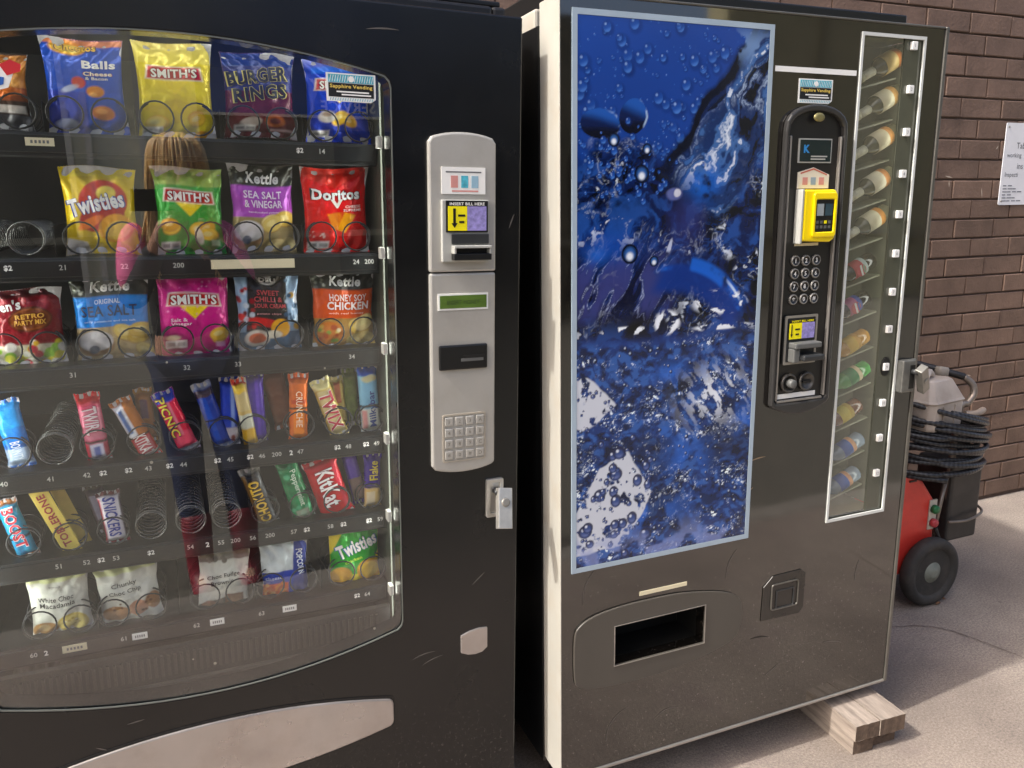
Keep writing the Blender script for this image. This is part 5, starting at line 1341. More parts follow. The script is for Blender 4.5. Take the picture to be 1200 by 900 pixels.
# ---- control panel
def arch(x0, x1, z0, z1, rise, r=.02, low=.0):
    p = [(x0 + r * .3, z0), (x0 + .25 * (x1 - x0), z0 - low * .7), ((x0 + x1) / 2, z0 - low), (x0 + .75 * (x1 - x0), z0 - low * .7), (x1 - r * .3, z0), (x1, z0 + r * .4), (x1, z1)]
    n = 12
    for i in range(1, n):
        t = i / n; a = math.pi * t
        p.append(((x0 + x1) / 2 + (x1 - x0) / 2 * math.cos(a), z1 + rise * math.sin(a) ** .75))
    p += [(x0, z1), (x0, z0 + r * .4)]
    return p
o1 = arch(1.283, 1.461, .992, 1.635, .059, low=.022); o2 = arch(1.292, 1.452, 1.003, 1.628, .052, low=.002)
panel = rb_(MB().prism(o2, -.004, -.001), 'control_panel', mat('panel_black', '#1c1b1a', rough=.36, var=.15, bump=.05))
rb_(MB().ring(o1, o2, -.016, -.0005), 'panel_rim', mat('rim_dark', '#3a3938', rough=.28, metal=.25), panel, bevel=.004)
rb_(MB().box(1.296, 1.301, -.014, -.0042, 1.01, 1.625).box(1.443, 1.448, -.014, -.0042, 1.01, 1.625), 'rim_inner_edge', M_rimlt, panel, bevel=.0015)
rb_(MB().box(1.302, 1.442, -.012, -.0042, 1.003, 1.009), 'rim_bottom_edge', M_rimlt, panel, bevel=.0015)
rb_(MB().lathe([(.0155, 0), (.0155, .003), (.011, .005), (.007, .005)], 20, Matrix.Translation((1.372, -.0145, 1.6655)) @ Matrix.Rotation(rad(90), 4, 'X') @ Matrix.Diagonal((1, .62, 1, 1))), 'oval_badge', mat('badge_brass', '#8a8358', rough=.35, metal=.5), panel)
mb = MB().box(1.327, 1.423, -.0075, -.0043, 1.566, 1.620, 0).box(1.330, 1.420, -.0082, -.0076, 1.569, 1.617, 1)
flat_text(mb, 'K', 1.349, 1.597, -.0086, h=.018, m=2, bold=.05); mb.box(1.362, 1.41, -.0086, -.0083, 1.579, 1.582, 0); mb.box(1.362, 1.405, -.0086, -.0083, 1.573, 1.576, 0)
rb_(mb, 'dark_display', [M_ltgrey, mat('display_glass', '#1d2a2c', rough=.1), mat('display_blue', '#2f86c8', rough=.4)], panel)
# house-shaped note guide above the reader
mb = MB().prism([(1.330, 1.509), (1.421, 1.509), (1.421, 1.540), (1.374, 1.556), (1.330, 1.545)], -.007, -.0043, 0)
for q, c_ in enumerate((2, 3, 2)): mb.box(1.343 + q * .024, 1.358 + q * .024, -.0075, -.0071, 1.517, 1.534, c_)
mb.add([(1.336, -.0075, 1.541), (1.374, -.0075, 1.551), (1.414, -.0075, 1.538), (1.414, -.0075, 1.541), (1.374, -.0075, 1.5545), (1.336, -.0075, 1.5445)], [(0, 1, 4, 5), (1, 2, 3, 4)], 1)
rb_(mb, 'card_sticker', [mat('sticker_cream', '#ddd6c4', rough=.5), mat('sticker_red', '#c0604c', rough=.5), M_pinkink, mat('sticker_blue', '#8fa2b4', rough=.5)], panel)
# yellow card reader
rdr = rb_(MB().prism([(1.334, 1.390), (1.417, 1.386), (1.430, 1.394), (1.434, 1.41), (1.434, 1.492), (1.426, 1.506), (1.334, 1.506)], -.028, -.0043), 'card_reader', M_yellowpl, panel, bevel=.004)
rb_(MB().box(1.3275, 1.3338, -.028, -.0043, 1.384, 1.507), 'reader_backplate', M_ltgrey, panel, bevel=.0015)
rb_(MB().ring(rrect(1.358, 1.428, 1.398, 1.500, .008), rrect(1.366, 1.420, 1.410, 1.484, .004), -.033, -.0282), 'reader_bezel', M_yellowpl, panel, bevel=.003)
mb = MB().box(1.3665, 1.4195, -.0302, -.0283, 1.4105, 1.4835, 0)
mb.box(1.370, 1.390, -.0308, -.0303, 1.447, 1.474, 1).box(1.395, 1.416, -.0308, -.0303, 1.447, 1.474, 2)
for a_ in range(4):
    for b_ in range(2): mb.box(1.3695 + a_ * .012, 1.377 + a_ * .012, -.0308, -.0303, 1.418 + b_ * .011, 1.425 + b_ * .011, 3 if (a_, b_) != (2, 1) else 4)
rb_(mb, 'reader_screen', [M_blackp, mat('screen_grey', '#9aa3a4', rough=.25), mat('screen_teal', '#2e4650', rough=.3), M_grey, M_yellow], panel)
rb_(MB().box(1.333, 1.403, -.0062, -.0043, 1.378, 1.3845), 'reader_note', M_offwhite, panel)
# round keys
for r_ in range(4):
    for c_ in range(3):
        X, Z = 1.3365 + .0310 * c_, 1.344 - .0303 * r_
        k = rb_(MB().lathe([(.0128, 0), (.0128, .005), (.0115, .0065), (.0095, .0065), (.0092, .0045), (0, .0045)], 20, Matrix.Translation((X, -.0042, Z)) @ Matrix.Rotation(rad(90), 4, 'X'), mats=[0, 0, 0, 1, 1]), 'round_key', [mat('key_rim', '#8d8b86', rough=.3, metal=.6), M_blackp], panel)
        mb = MB(); flat_text(mb, '123456789*0#'[r_ * 3 + c_], X, Z, -.0092, h=.0105, bold=.02); rb_(mb, 'key_digit', M_white, panel)
# note acceptor
rb_(MB().box(1.314, 1.410, -.012, -.0043, 1.098, 1.214), 'note_acceptor', M_darkgrey, panel, bevel=.002)
rb_(MB().ring(rrect(1.313, 1.411, 1.097, 1.2155, .003), rrect(1.319, 1.405, 1.103, 1.2095, .003), -.0135, -.0121), 'note_acceptor_rim', M_rimlt, panel)
mb = MB().box(1.3235, 1.4035, -.0142, -.0122, 1.157, 1.206, 0).box(1.3255, 1.3625, -.0148, -.0143, 1.159, 1.197, 1).box(1.363, 1.4015, -.0148, -.0143, 1.159, 1.197, 2)
flat_text(mb, 'INSERT BILL HERE', 1.3645, 1.2012, -.0148, w=.066, h=.005, m=1, bold=.02)
mb.prism([(1.3285, 1.171), (1.332, 1.163), (1.3355, 1.171), (1.3335, 1.171), (1.3335, 1.194), (1.3305, 1.194), (1.3305, 1.171)], -.0153, -.0149, 3)
mb.box(1.342, 1.356, -.0153, -.0149, 1.18, 1.184, 3).box(1.344, 1.354, -.0153, -.0149, 1.168, 1.172, 3)
rb_(mb, 'note_instruction_sticker', [M_blackp, M_yellow, M_purple, M_ink], panel)
rb_(MB().box(1.326, 1.405, -.040, -.0122, 1.138, 1.152).box(1.326, 1.345, -.034, -.0122, 1.104, 1.138), 'note_mouth', M_grey, panel, bevel=.003)
rb_(MB().box(1.346, 1.408, -.048, -.0122, 1.108, 1.123), 'note_lip', M_darkgrey, panel, bevel=.004)
# coin knobs
for X, kn in ((1.3375, True), (1.392, False)):
    A_ = Matrix.Translation((X, -.0042, 1.050)) @ Matrix.Rotation(rad(90), 4, 'X')
    o = rb_(MB().lathe([(.0235, 0), (.0235, .007), (.021, .009), (.0185, .0085), (.018, .003), (0, .003)], 28, A_), 'coin_knob', mat('knob_rim', '#4c4a46', rough=.3, metal=.4), panel)
    if kn: rb_(MB().lathe([(.0115, .003), (.0105, .02), (.008, .0215), (0, .0215)], 20, A_ @ Matrix.Translation((.002, 0, 0))), 'return_button', M_grey, panel)
    else: rb_(MB().box(X - .012, X + .012, -.0105, -.0073, 1.0475, 1.0525), 'coin_slot', M_ink, panel)
rb_(MB().box(1.308, 1.424, -.0062, -.0043, 1.012, 1.0235), 'white_strip', M_white, panel)
# white strip, vendor sticker, lower plates
rb_(MB().box(1.2535, 1.487, -.0015, -.0002, 1.761, 1.7725), 'long_label', M_white)
st2 = vendor_sticker('vendor_sticker', 1.321 - RX, 1.419 - RX, 1.697, 1.749, -.0016, drink, 1)
so = [(.760, .398), (.772, .372), (.81, .358), (.894, .351), (1.0, .352), (1.115, .366), (1.19, .384), (1.222, .402), (1.236, .44), (1.236, .472), (1.224, .505), (1.175, .532), (1.058, .554), (.96, .558), (.88, .556), (.815, .547), (.776, .530), (.760, .50)]
so_h = [(.866, .405)] 
so = [(p.x, p.z) for p in smooth([(x, 0, z) for x, z in [so[-1]] + so + so[:2]], 4)[4:4 + 4 * len(so)]]
mb = MB()
ci = to_rect(so, .8665, 1.1215, .4055, .5075)
mb.ring(so, ci, -.006, -.0005)
rb_(mb, 'vend_plate', mat('vend_plate_grey', '#4a4640', rough=.42, var=.08, vscale=5), bevel=.002)
mb = MB().box(.8665, 1.1215, .115, .118, .40, .515).box(.8625, .866, .031, .115, .40, .515).box(1.122, 1.1255, .031, .115, .40, .515).box(.8625, 1.1255, .031, .118, .508, .512).box(.8625, 1.1255, .031, .118, .401, .405)
rb_(mb, 'vend_chute', mat('chute_black', '#151412', rough=.45, var=.2))
rb_(MB().ring([(.8645, .4035), (1.1235, .4035), (1.1235, .5095), (.8645, .5095)], [(.8665, .4055), (1.1215, .4055), (1.1215, .5078), (.8665, .5078)], -.0075, -.0062), 'vend_opening_edge', M_rimlt)
rb_(MB().box(.935, 1.068, -.0016, -.0003, .570, .580), 'cream_label', M_offwhite)
e1 = [(1.300, .420), (1.424, .417), (1.439, .433), (1.439, .530), (1.424, .543), (1.331, .541), (1.303, .515)]
e1b = [(1.37 + (x - 1.37) * .955, .48 + (z - .48) * .955) for x, z in e1]
e2 = rrect(1.327, 1.416, .445, .519, .008); e2b = rrect(1.3305, 1.4125, .4485, .5155, .006)
e3 = rrect(1.343, 1.402, .447, .499, .003); e3b = rrect(1.3465, 1.3985, .4505, .4955, .002)
rb_(MB().prism(e1, -.003, -.0003), 'coin_return', mat('coin_return_black', '#2a2825', rough=.25, var=.2), bevel=.0025)
rb_(MB().ring(e2, e2b, -.0065, -.0032), 'coin_return_rim', M_trim, bevel=.001)
rb_(MB().ring(e3, e3b, -.0058, -.0032), 'coin_return_frame', M_darkgrey, bevel=.001)
# ---- lock with swinging handle on the right edge
lk = rb_(MB().box(1.698, 1.742, -.022, -.0005, .990, 1.075).box(1.742, 1.757, -.010, -.0005, .990, 1.075), 'lock', mat('lock_body', '#6f6f6b', rough=.38, metal=.5, var=.15, vscale=50), bevel=.003)
rb_(MB().box(1.722, 1.738, -.0235, -.0222, 1.0, 1.062), 'lock_recess', M_ink, lk)
HM2 = Matrix.Translation((1.752, -.036, 1.028)) @ Matrix.Rotation(rad(-34), 4, 'Y') @ Matrix.Rotation(rad(18), 4, 'X')
rb_(MB().box(-.013, .013, -.010, .010, -.047, .038, 0, HM2).lathe([(.008, 0), (.008, .003)], 14, HM2 @ Matrix.Translation((0, -.010, -.006)) @ Matrix.Rotation(rad(90), 4, 'X')), 'lock_handle', mat('lock_handle', '#85847e', rough=.35, metal=.55, var=.12, vscale=40), lk, bevel=.003)
rb_(MB().lathe([(.0075, 0), (.0075, .03)], 12, Matrix.Translation((1.731, -.012, 1.045)) @ Matrix.Rotation(rad(90), 4, 'X')), 'lock_pin', M_darkgrey, lk)
M_tan = mat('tan_scuff', '#8a765e', rough=.7)
for x, z, l, a, bw, mm in ((1.262, .865, .05, .15, .002, M_tan), (1.247, .79, .016, .4, 0, M_tan), (1.30, .372, .06, -.12, .004, M_ink), (1.20, .60, .08, 1.2, .01, None), (.80, .62, .09, 1.2, .012, None), (.88, .24, .10, .9, .02, None), (1.02, .23, .07, .2, .012, None), (1.35, .27, .05, .5, .0, None), (1.55, .30, .07, -.2, .004, None), (1.62, .50, .06, 1.4, .004, None)):
    scratch(drink, x, z, l, a, .0016 if mm else .0009, -.0006, mm or M_scuff, bw, RX)
# round dark hole in the strip beside the lock
rb_(MB().lathe([(.019, 0), (.019, .002)], 20, Matrix.Translation((1.662, .0035, 1.060)) @ Matrix.Rotation(rad(90), 4, 'X') @ Matrix.Diagonal((.8, 1.3, 1, 1))), 'dark_patch', M_ink)

# ================================================================== THINGS ON THE PAVEMENT
def wood_mat():
    m, nt, b = new_mat('weathered_timber')
    N, L = nt.nodes, nt.links
    tc = N.new('ShaderNodeTexCoord'); mp = N.new('ShaderNodeMapping'); mp.inputs['Scale'].default_value = (22, 3, 30)
    L.new(tc.outputs['Object'], mp.inputs[0])
    n = N.new('ShaderNodeTexNoise'); n.inputs['Scale'].default_value = 2.2; n.inputs['Detail'].default_value = 8; n.inputs['Roughness'].default_value = .7
    L.new(mp.outputs[0], n.inputs['Vector'])
    r = N.new('ShaderNodeValToRGB'); r.color_ramp.elements[0].position = .3; r.color_ramp.elements[1].position = .7
    r.color_ramp.elements[0].color = c4('#6a5f56'); r.color_ramp.elements[1].color = c4('#a2968a'); L.new(n.outputs['Fac'], r.inputs[0])
    L.new(r.outputs[0], b.inputs['Base Color']); b.inputs['Roughness'].default_value = .85
    bp = N.new('ShaderNodeBump'); bp.inputs['Strength'].default_value = .6; bp.inputs['Distance'].default_value = .003
    L.new(n.outputs['Fac'], bp.inputs['Height']); L.new(bp.outputs[0], b.inputs['Normal'])
    return m
M_wood = wood_mat()
M_woodend = mat('timber_end_grain', '#5a4a3d', rough=.9, var=.3, vscale=70, bump=.5, bscale=200, dirt='#4c4038', dirt_amt=.6, dscale=30)
WM = Matrix.Translation((1.655, 1.51, 0)) @ Matrix.Rotation(rad(-3), 4, 'Z')
blk = thing('timber_block', 'weathered timber packing block under the corner of the drink machine', 'timber block', WM)
rw = random.Random(2)
def plank(x0, x1, y0, y1, z0, z1, name='plank'):
    mb = MB(); n = 7
    ys = [y0 + rw.uniform(-.0006, .0006) for _ in range(n)]
    top = [(x0 + (x1 - x0) * i / (n - 1), ys[i]) for i in range(n)]
    vs = [(x, y, z0) for x, y in top] + [(x, y, z1 + rw.uniform(-.001, .001)) for x, y in top] + [(x, y1, z0) for x, y in top] + [(x, y1, z1 + rw.uniform(-.001, .001)) for x, y in top]
    for i in range(n - 1):
        mb.add([vs[i], vs[i + 1], vs[n + i + 1], vs[n + i]], [(0, 1, 2, 3)], 1)
        mb.add([vs[n + i], vs[n + i + 1], vs[3 * n + i + 1], vs[3 * n + i]], [(0, 1, 2, 3)], 0)
    mb.add([(x0, ys[0], z0), (x0, y1, z0), (x0, y1, z1), (x0, ys[0], z1)], [(0, 3, 2, 1)][::1], 0)
    mb.add([(x1, ys[-1], z0), (x1, y1, z0), (x1, y1, z1), (x1, ys[-1], z1)], [(0, 1, 2, 3)], 0)
    mb.add([(x0, y1, z0), (x1, y1, z0), (x1, y1, z1), (x0, y1, z1)], [(3, 2, 1, 0)], 1)
    mb.add([(x0, y0, z0), (x1, y0, z0), (x1, y1, z0), (x0, y1, z0)], [(3, 2, 1, 0)], 0)
    return mb.build(name, [M_wood, M_woodend], blk)
plank(-.080, -.012, -.100, .26, .001, .044); plank(-.007, .076, -.088, .26, .001, .043)
plank(-.083, -.004, -.108, .26, .047, .093); plank(-.001, .084, -.110, .26, .047, .0945)

# ---- sign on the wall
sg = thing('wall_sign', 'white metal sign with dark lettering screwed to the brick wall', 'sign', Matrix.Translation((3.48, WY - .006, 1.45)))
MB().prism(rrect(0, .30, 0, .36, .008), -.002, .001).build('plate', mat('white_sign_plate', '#d3d5da', rough=.35, var=.04), sg)
for t, x, z, h in (('Tab', .078, .262, .026), ('working', .022, .217, .026), ('ins', .096, .172, .024), ('Inspecti', .022, .132, .026)):
    mb = MB(); flat_text(mb, t, x, z, -.0026, h=h, align=0); mb.build('lettering', mat('sign_ink', '#3c4048', rough=.6), sg)
mb = MB()
for q in range(6):
    for k in range(2 + q % 3):
        mb.box(.018 + k * .032, .018 + k * .032 + .022 + .004 * ((q + k) % 3), -.0026, -.0021, .083 - q * .0135, .088 - q * .0135)
mb.build('small_print', mat('sign_ink_small', '#70747c', rough=.6), sg)
for x, z in ((.016, .343), (.016, .017), (.284, .343), (.284, .017)):
    MB().lathe([(.005, 0), (.004, .002), (0, .0025)], 10, Matrix.Translation((x, -.002, z)) @ Matrix.Rotation(rad(90), 4, 'X')).build('screw', M_edge, sg)

# ---- red wheeled cleaner with hose and jug
M_red = mat('red_housing', '#cf382e', rough=.42, var=.1, vscale=6, dirt='#7a2a22', dirt_amt=.3, dscale=9)
M_rubber = mat('black_rubber', '#302f2d', rough=.75, var=.2, dirt='#5c554e', dirt_amt=.5, dscale=14)
M_hub = mat('grey_hub', '#767b71', rough=.6, var=.3, vscale=20, dirt='#3a352f', dirt_amt=.7)
M_tube = mat('worn_tube', '#8a8076', rough=.38, metal=.6, var=.2, vscale=25)
M_tubedk = mat('black_tube', '#1c1b1b', rough=.45)
CM = Matrix.Translation((2.40, 2.0, 0))
cart = thing('wheeled_cleaner', 'red wheeled pressure cleaner parked between drink machine and brick wall', 'pressure cleaner', CM)
# housing: sloped nose to the right
prof = [(-.22, .12), (.095, .12), (.115, .16), (.105, .36), (.095, .40), (.035, .475), (-.03, .52), (-.22, .53)]
body = MB().prism(prof, -.02, .26).build('housing', M_red, cart, bevel=.018, seg=3)
MB().box(-.045, -.012, -.024, -.0185, .485, .49).build('vent', M_ink, body)
MB().box(.066, .103, -.026, -.019, .285, .40).build('switch_plate', mat('switch_plate', '#b8b2a4', rough=.5), body, bevel=.002)
for z, c_, nm in ((.365, '#1f6a3c', 'green_button'), (.312, '#b03a40', 'red_button')):
    MB().lathe([(.0165, 0), (.0165, .012), (.013, .018), (0, .019)], 16, Matrix.Translation((.085, -.026, z)) @ Matrix.Rotation(rad(90), 4, 'X')).build(nm, mat(nm, c_, rough=.4), body)
# wheels
def wheel(x, y, name='wheel'):
    R = Matrix.Translation((x, y, .133)) @ Matrix.Rotation(rad(90), 4, 'X')
    w = MB().lathe([(.088, -.022), (.112, -.026), (.126, -.020), (.131, -.008), (.131, .010), (.126, .022), (.112, .028), (.094, .024), (.090, .016)], 48, R).build('wheel', M_rubber, cart)
    MB().lathe([(.09, -.016), (.09, .012), (.080, .014), (.072, .006), (.046, .008), (.040, .016), (.026, .018), (.022, .026), (.010, .028), (0, .026)], 40, R).build('hub', M_hub, w)
    mb = MB()
    for k in range(5):
        a = 2 * math.pi * k / 5 + .3
        mb.box(.038, .080, -.006, .006, .007, .0125, 0, R @ Matrix.Rotation(a, 4, 'Z'))
    mb.build('spokes', M_hub, w, bevel=.002)
    return w
wheel(.062, -.052); wheel(.062, .30)
MB().tube([(.062, -.05, .133), (.062, .3, .133)], .012, 10).build('axle', M_tubedk, cart)
# frame and handle
MB().tube(smooth([(.20, .0, .16), (.185, .0, .45), (.195, .0, .715), (.235, .0, .745), (.262, .0, .775), (.264, .01, .810), (.24, .03, .838)]), .0125, 10).build('handle_tube', M_tube, cart)
MB().tube(smooth([(.24, .03, .838), (.20, .06, .852), (.10, .16, .885), (-.02, .24, .915), (-.12, .26, .92)]), .0135, 10).build('handle_grip', M_tubedk, cart)
MB().tube(smooth([(-.02, .26, .12), (-.03, .26, .5), (-.06, .26, .80), (-.12, .26, .92)]), .0125, 10).build('rear_tube', M_tube, cart)
MB().tube([(.11, -.01, .22), (.155, -.01, .47)], .008, 8).build('brace', M_tube, cart)
MB().tube([(.18, .0, .2), (.10, .02, .13)], .012, 8).build('foot_tube', M_tubedk, cart)
# black tank with a wire hoop
tk = MB().prism(rrect(.175, .335, .212, .525, .012), -.02, .14).build('tank', mat('black_tank', '#2b2a29', rough=.5, var=.2, dirt='#57504a', dirt_amt=.4), cart, bevel=.012, seg=3)
MB().tube(smooth([(.165, -.03, .30), (.25, -.045, .30), (.34, -.03, .315), (.362, .03, .325), (.345, .08, .325)]), .005, 8).build('wire_hoop', M_tube, cart)
MB().box(.06, .22, .0, .25, .12, .16).build('base_tray', M_tubedk, cart, bevel=.004)
MB().tube(smooth([(.10, -.03, .29), (.13, -.035, .22), (.15, -.03, .19), (.17, -.02, .18)]), .007, 8).build('lead', M_rubber, cart)

def hose_mat():
    m, nt, b = new_mat('ribbed_hose')
    N, L = nt.nodes, nt.links
    at = N.new('ShaderNodeAttribute'); at.attribute_name = 'run'
    w = N.new('ShaderNodeMath'); w.operation = 'MULTIPLY'; w.inputs[1].default_value = 420
    L.new(at.outputs['Fac'], w.inputs[0])
    s = N.new('ShaderNodeMath'); s.operation = 'SINE'; L.new(w.outputs[0], s.inputs[0])
    r = N.new('ShaderNodeMapRange'); r.inputs[1].default_value = -1; r.inputs[2].default_value = 1; r.inputs[3].default_value = 0; r.inputs[4].default_value = 1
    L.new(s.outputs[0], r.inputs[0])
    mx = N.new('ShaderNodeMix'); mx.data_type = 'RGBA'; mx.inputs[6].default_value = c4('#1a1a1c'); mx.inputs[7].default_value = c4('#3a3a3c'); L.new(r.outputs[0], mx.inputs[0])
    L.new(mx.outputs[2], b.inputs['Base Color']); b.inputs['Roughness'].default_value = .38
    bp = N.new('ShaderNodeBump'); bp.inputs['Strength'].default_value = .25; bp.inputs['Distance'].default_value = .003
    L.new(r.outputs[0], bp.inputs['Height']); L.new(bp.outputs[0], b.inputs['Normal'])
    return m
# coil of hose hung over the frame: nine turns, slumped to the right
rh = random.Random(9); pts = []
turns, per = 15, 36
for i in range(turns * per + 1):
    a = i / per; ang = 2 * math.pi * a - 2.0
    k = int(a); jr = [.0, .012, -.010, .006, .018, -.006, .010, -.012, .014, .004, -.006][k % 11]
    R0 = .178 + jr + .008 * math.sin(3.1 * a)
    z = .728 - a * .0152 + .009 * math.sin(2.3 * a) - .006 * max(0, math.sin(ang + .4 + a * .9)) * (k % 3 == 0)
    x, y = R0 * 1.08 * math.cos(ang), R0 * .9 * math.sin(ang)
    tilt = rad(14 - 1.0 * a + 3 * math.sin(a * 2.2))
    pts.append((.13 + x, .06 + y, z - math.tan(tilt) * x))
hz = MB().tube(pts, .0092, 10)
cart_hose = hz.build('hose_coil', hose_mat())
run = np.repeat(np.arange(len(pts)) * .0325, 10)
ra = cart_hose.data.attributes.new('run', 'FLOAT', 'POINT'); ra.data.foreach_set('value', np.concatenate([run, np.zeros(len(cart_hose.data.vertices) - len(run))])[:len(cart_hose.data.vertices)].astype(np.float32))
cart_hose.matrix_world = CM
tag(cart_hose, 'coil of black ribbed hose hung round the red cleaner', 'hose')
# hose end poking out
MB().tube(smooth([(.19, -.03, .715), (.235, -.04, .715), (.285, -.03, .722)]), [.012] * 12 + [.010], 10).build('hose_end', mat('hose_end', '#9a8c7e', rough=.5), cart_hose)
# jug: square body, sloping shoulders, moulded handle and cap
JM = CM @ Matrix.Translation((.060, .02, .66)) @ Matrix.Rotation(rad(8), 4, 'Z') @ Matrix.Diagonal((.9, .9, .96, 1))
jug = thing('plastic_jug', 'dirty white plastic jug sitting on top of the hose coil', 'jug', JM)
def jug_mat():
    m, nt, b = new_mat('dirty_white_plastic')
    N, L = nt.nodes, nt.links
    tc = N.new('ShaderNodeTexCoord'); n = N.new('ShaderNodeTexNoise'); n.inputs['Scale'].default_value = 9; n.inputs['Detail'].default_value = 8; L.new(tc.outputs['Object'], n.inputs['Vector'])
    r = N.new('ShaderNodeValToRGB'); r.color_ramp.elements[0].position = .35; r.color_ramp.elements[1].position = .7; r.color_ramp.elements[0].color = c4('#a3968a'); r.color_ramp.elements[1].color = c4('#c9beb2')
    L.new(n.outputs['Fac'], r.inputs[0]); L.new(r.outputs[0], b.inputs['Base Color']); b.inputs['Roughness'].default_value = .45; b.inputs['Subsurface Weight'].default_value = .15; b.inputs['Subsurface Radius'].default_value = (.02, .015, .01)
    return m
M_jug = jug_mat()
mb = MB()
def loop(hx, hy, z, cx=0, cy=0, c=.02):
    return [(cx - hx + c, cy - hy, z), (cx + hx - c, cy - hy, z), (cx + hx, cy - hy + c, z), (cx + hx, cy + hy - c, z), (cx + hx - c, cy + hy, z), (cx - hx + c, cy + hy, z), (cx - hx, cy + hy - c, z), (cx - hx, cy - hy + c, z)]
L_ = [loop(.105, .085, .02), loop(.108, .088, .03), loop(.108, .088, .118), loop(.113, .093, .126), loop(.108, .088, .134), loop(.075, .06, .200, -.01, 0, .015), loop(.066, .052, .206, -.012, 0, .015)]
for i in range(len(L_) - 1):
    mb.add(L_[i] + L_[i + 1], [(k, (k + 1) % 8, 8 + (k + 1) % 8, 8 + k) for k in range(8)])
mb.add(L_[-1], [tuple(range(8))]); mb.add(L_[0], [tuple(range(7, -1, -1))])
mb.build('body', M_jug, jug, bevel=.004)
MB().tube(smooth([(-.080, -.03, .150), (-.085, -.03, .200), (-.070, -.025, .225), (-.03, -.01, .228), (.0, .0, .212), (.004, .0, .200)]), .013, 10).build('handle', M_jug, jug)
MB().lathe([(.026, .205), (.026, .232), (.022, .238), (0, .238)], 20, Matrix.Translation((.038, .0, .0)) @ Matrix.Rotation(rad(8), 4, 'Y')).build('cap', mat('grey_cap', '#8d8880', rough=.5), jug)
for x in (-.04, .035):
    MB().box(x - .003, x + .003, -.0925, -.0895, .035, .112).build('moulded_rib', M_jug, jug)

# a few fallen leaves and grit near the wheel
M_leaf = mat('dry_leaf', '#7a5434', rough=.7, var=.3)
for k, (x, y, s_, a_) in enumerate(((2.545, 1.955, .022, .4), (2.50, 1.925, .018, 1.9), (1.66, 1.60, .010, .2))):
    lf = MB().add([(0, -s_, .003), (s_ * .45, -s_ * .2, .009), (s_ * .35, s_ * .5, .006), (0, s_, .003), (-s_ * .4, s_ * .4, .010), (-s_ * .42, -s_ * .3, .005), (0, 0, .002)], [(0, 1, 6), (1, 2, 6), (2, 3, 6), (3, 4, 6), (4, 5, 6), (5, 0, 6)]).build('dry_leaf', M_leaf)
    lf.matrix_world = Matrix.Translation((x, y, .001)) @ Matrix.Rotation(a_, 4, 'Z')
    tag(lf, ['small brown leaf at the right of the cleaner wheel', 'dry leaf scrap in front of the cleaner wheel', 'tiny leaf scrap behind the timber block'][k], 'leaf')

# ================================================================== ACROSS THE ROAD (seen only as reflections)
FY = -7.0
bld = thing('opposite_building', 'khaki rendered building across the road, seen mirrored in the machine fronts', 'building', Matrix.Translation((0, FY, 0)))
M_khaki = mat('khaki_render', '#aaa482', rough=.8, var=.08, vscale=2, bump=.2)
M_khakil = mat('pale_roller_door', '#e6e4c8', rough=.6, var=.06)
M_dkwall = mat('dark_shopfront', '#35352f', rough=.5, var=.2)
M_polewh = mat('white_post', '#d9d6c8', rough=.5)
# walls in bays
MB().box(-9, -.66, -.3, 0, -.11, 4.6).build('dark_wall', M_dkwall, bld)
MB().box(-.66, .60, -.3, 0, -.11, 4.6).build('pale_wall', M_khakil, bld)
MB().box(.60, 7.4, -.3, 0, -.12, 3.9).build('shopfront_wall', mat('brown_grey_wall', '#6d6a58', rough=.7, var=.15, vscale=3), bld)
MB().box(7.4, 26, -.3, 0, -.12, 7.0).build('khaki_wall', M_khaki, bld)
for x in (-.69, -.5, .03, .60):
    MB().box(x - .03, x + .03, .01, .09, -.12, 4.4).build('post', M_polewh, bld)
for x in (2.7, 4.1, 5.5):
    MB().box(x - .55, x + .55, .004, .03, .1, 2.2).build('shop_window', mat('shop_glass', '#1c2024', rough=.06), bld)
for x in (9.2, 12.0, 15.0):
    MB().box(x - .04, x + .04, .004, .05, -.1, 6.6).build('downpipe', mat('downpipe', '#6f6b54', rough=.5), bld)
MB().box(-9, 26, .02, .10, .95, 1.02).build('rail', mat('handrail', '#8d8a78', rough=.5), bld)
bs = thing('blue_sign', 'blue sign with white lettering across the road, seen mirrored in the glass', 'sign', Matrix.Translation((.62, FY + .02, 2.37)))
MB().box(0, 2.1, 0, .05, 0, 1.3).build('panel', mat('sign_blue', '#24509e', rough=.45, var=.05), bs)
MB().box(-.02, 2.12, -.005, .06, -.03, -.002).build('frame', M_polewh, bs)
mb = MB()
V_, F_, ar_ = text_geo('SERVICE', .02)
for t, x, z, w_, h_ in (('100 00', 1.05, .80, 1.1, .22), ('Bulby', 1.62, .36, .70, .17), ('SERVICE', 1.72, .10, .66, .14)):
    V_, F_, ar_ = text_geo(t, .02)
    mb.add([(x - (a_ - .5) * w_, .053, z + (b_ - .5) * h_) for a_, b_ in V_], F_)
mb.build('lettering', mat('sign_white', '#d8d8d4', rough=.5), bs)

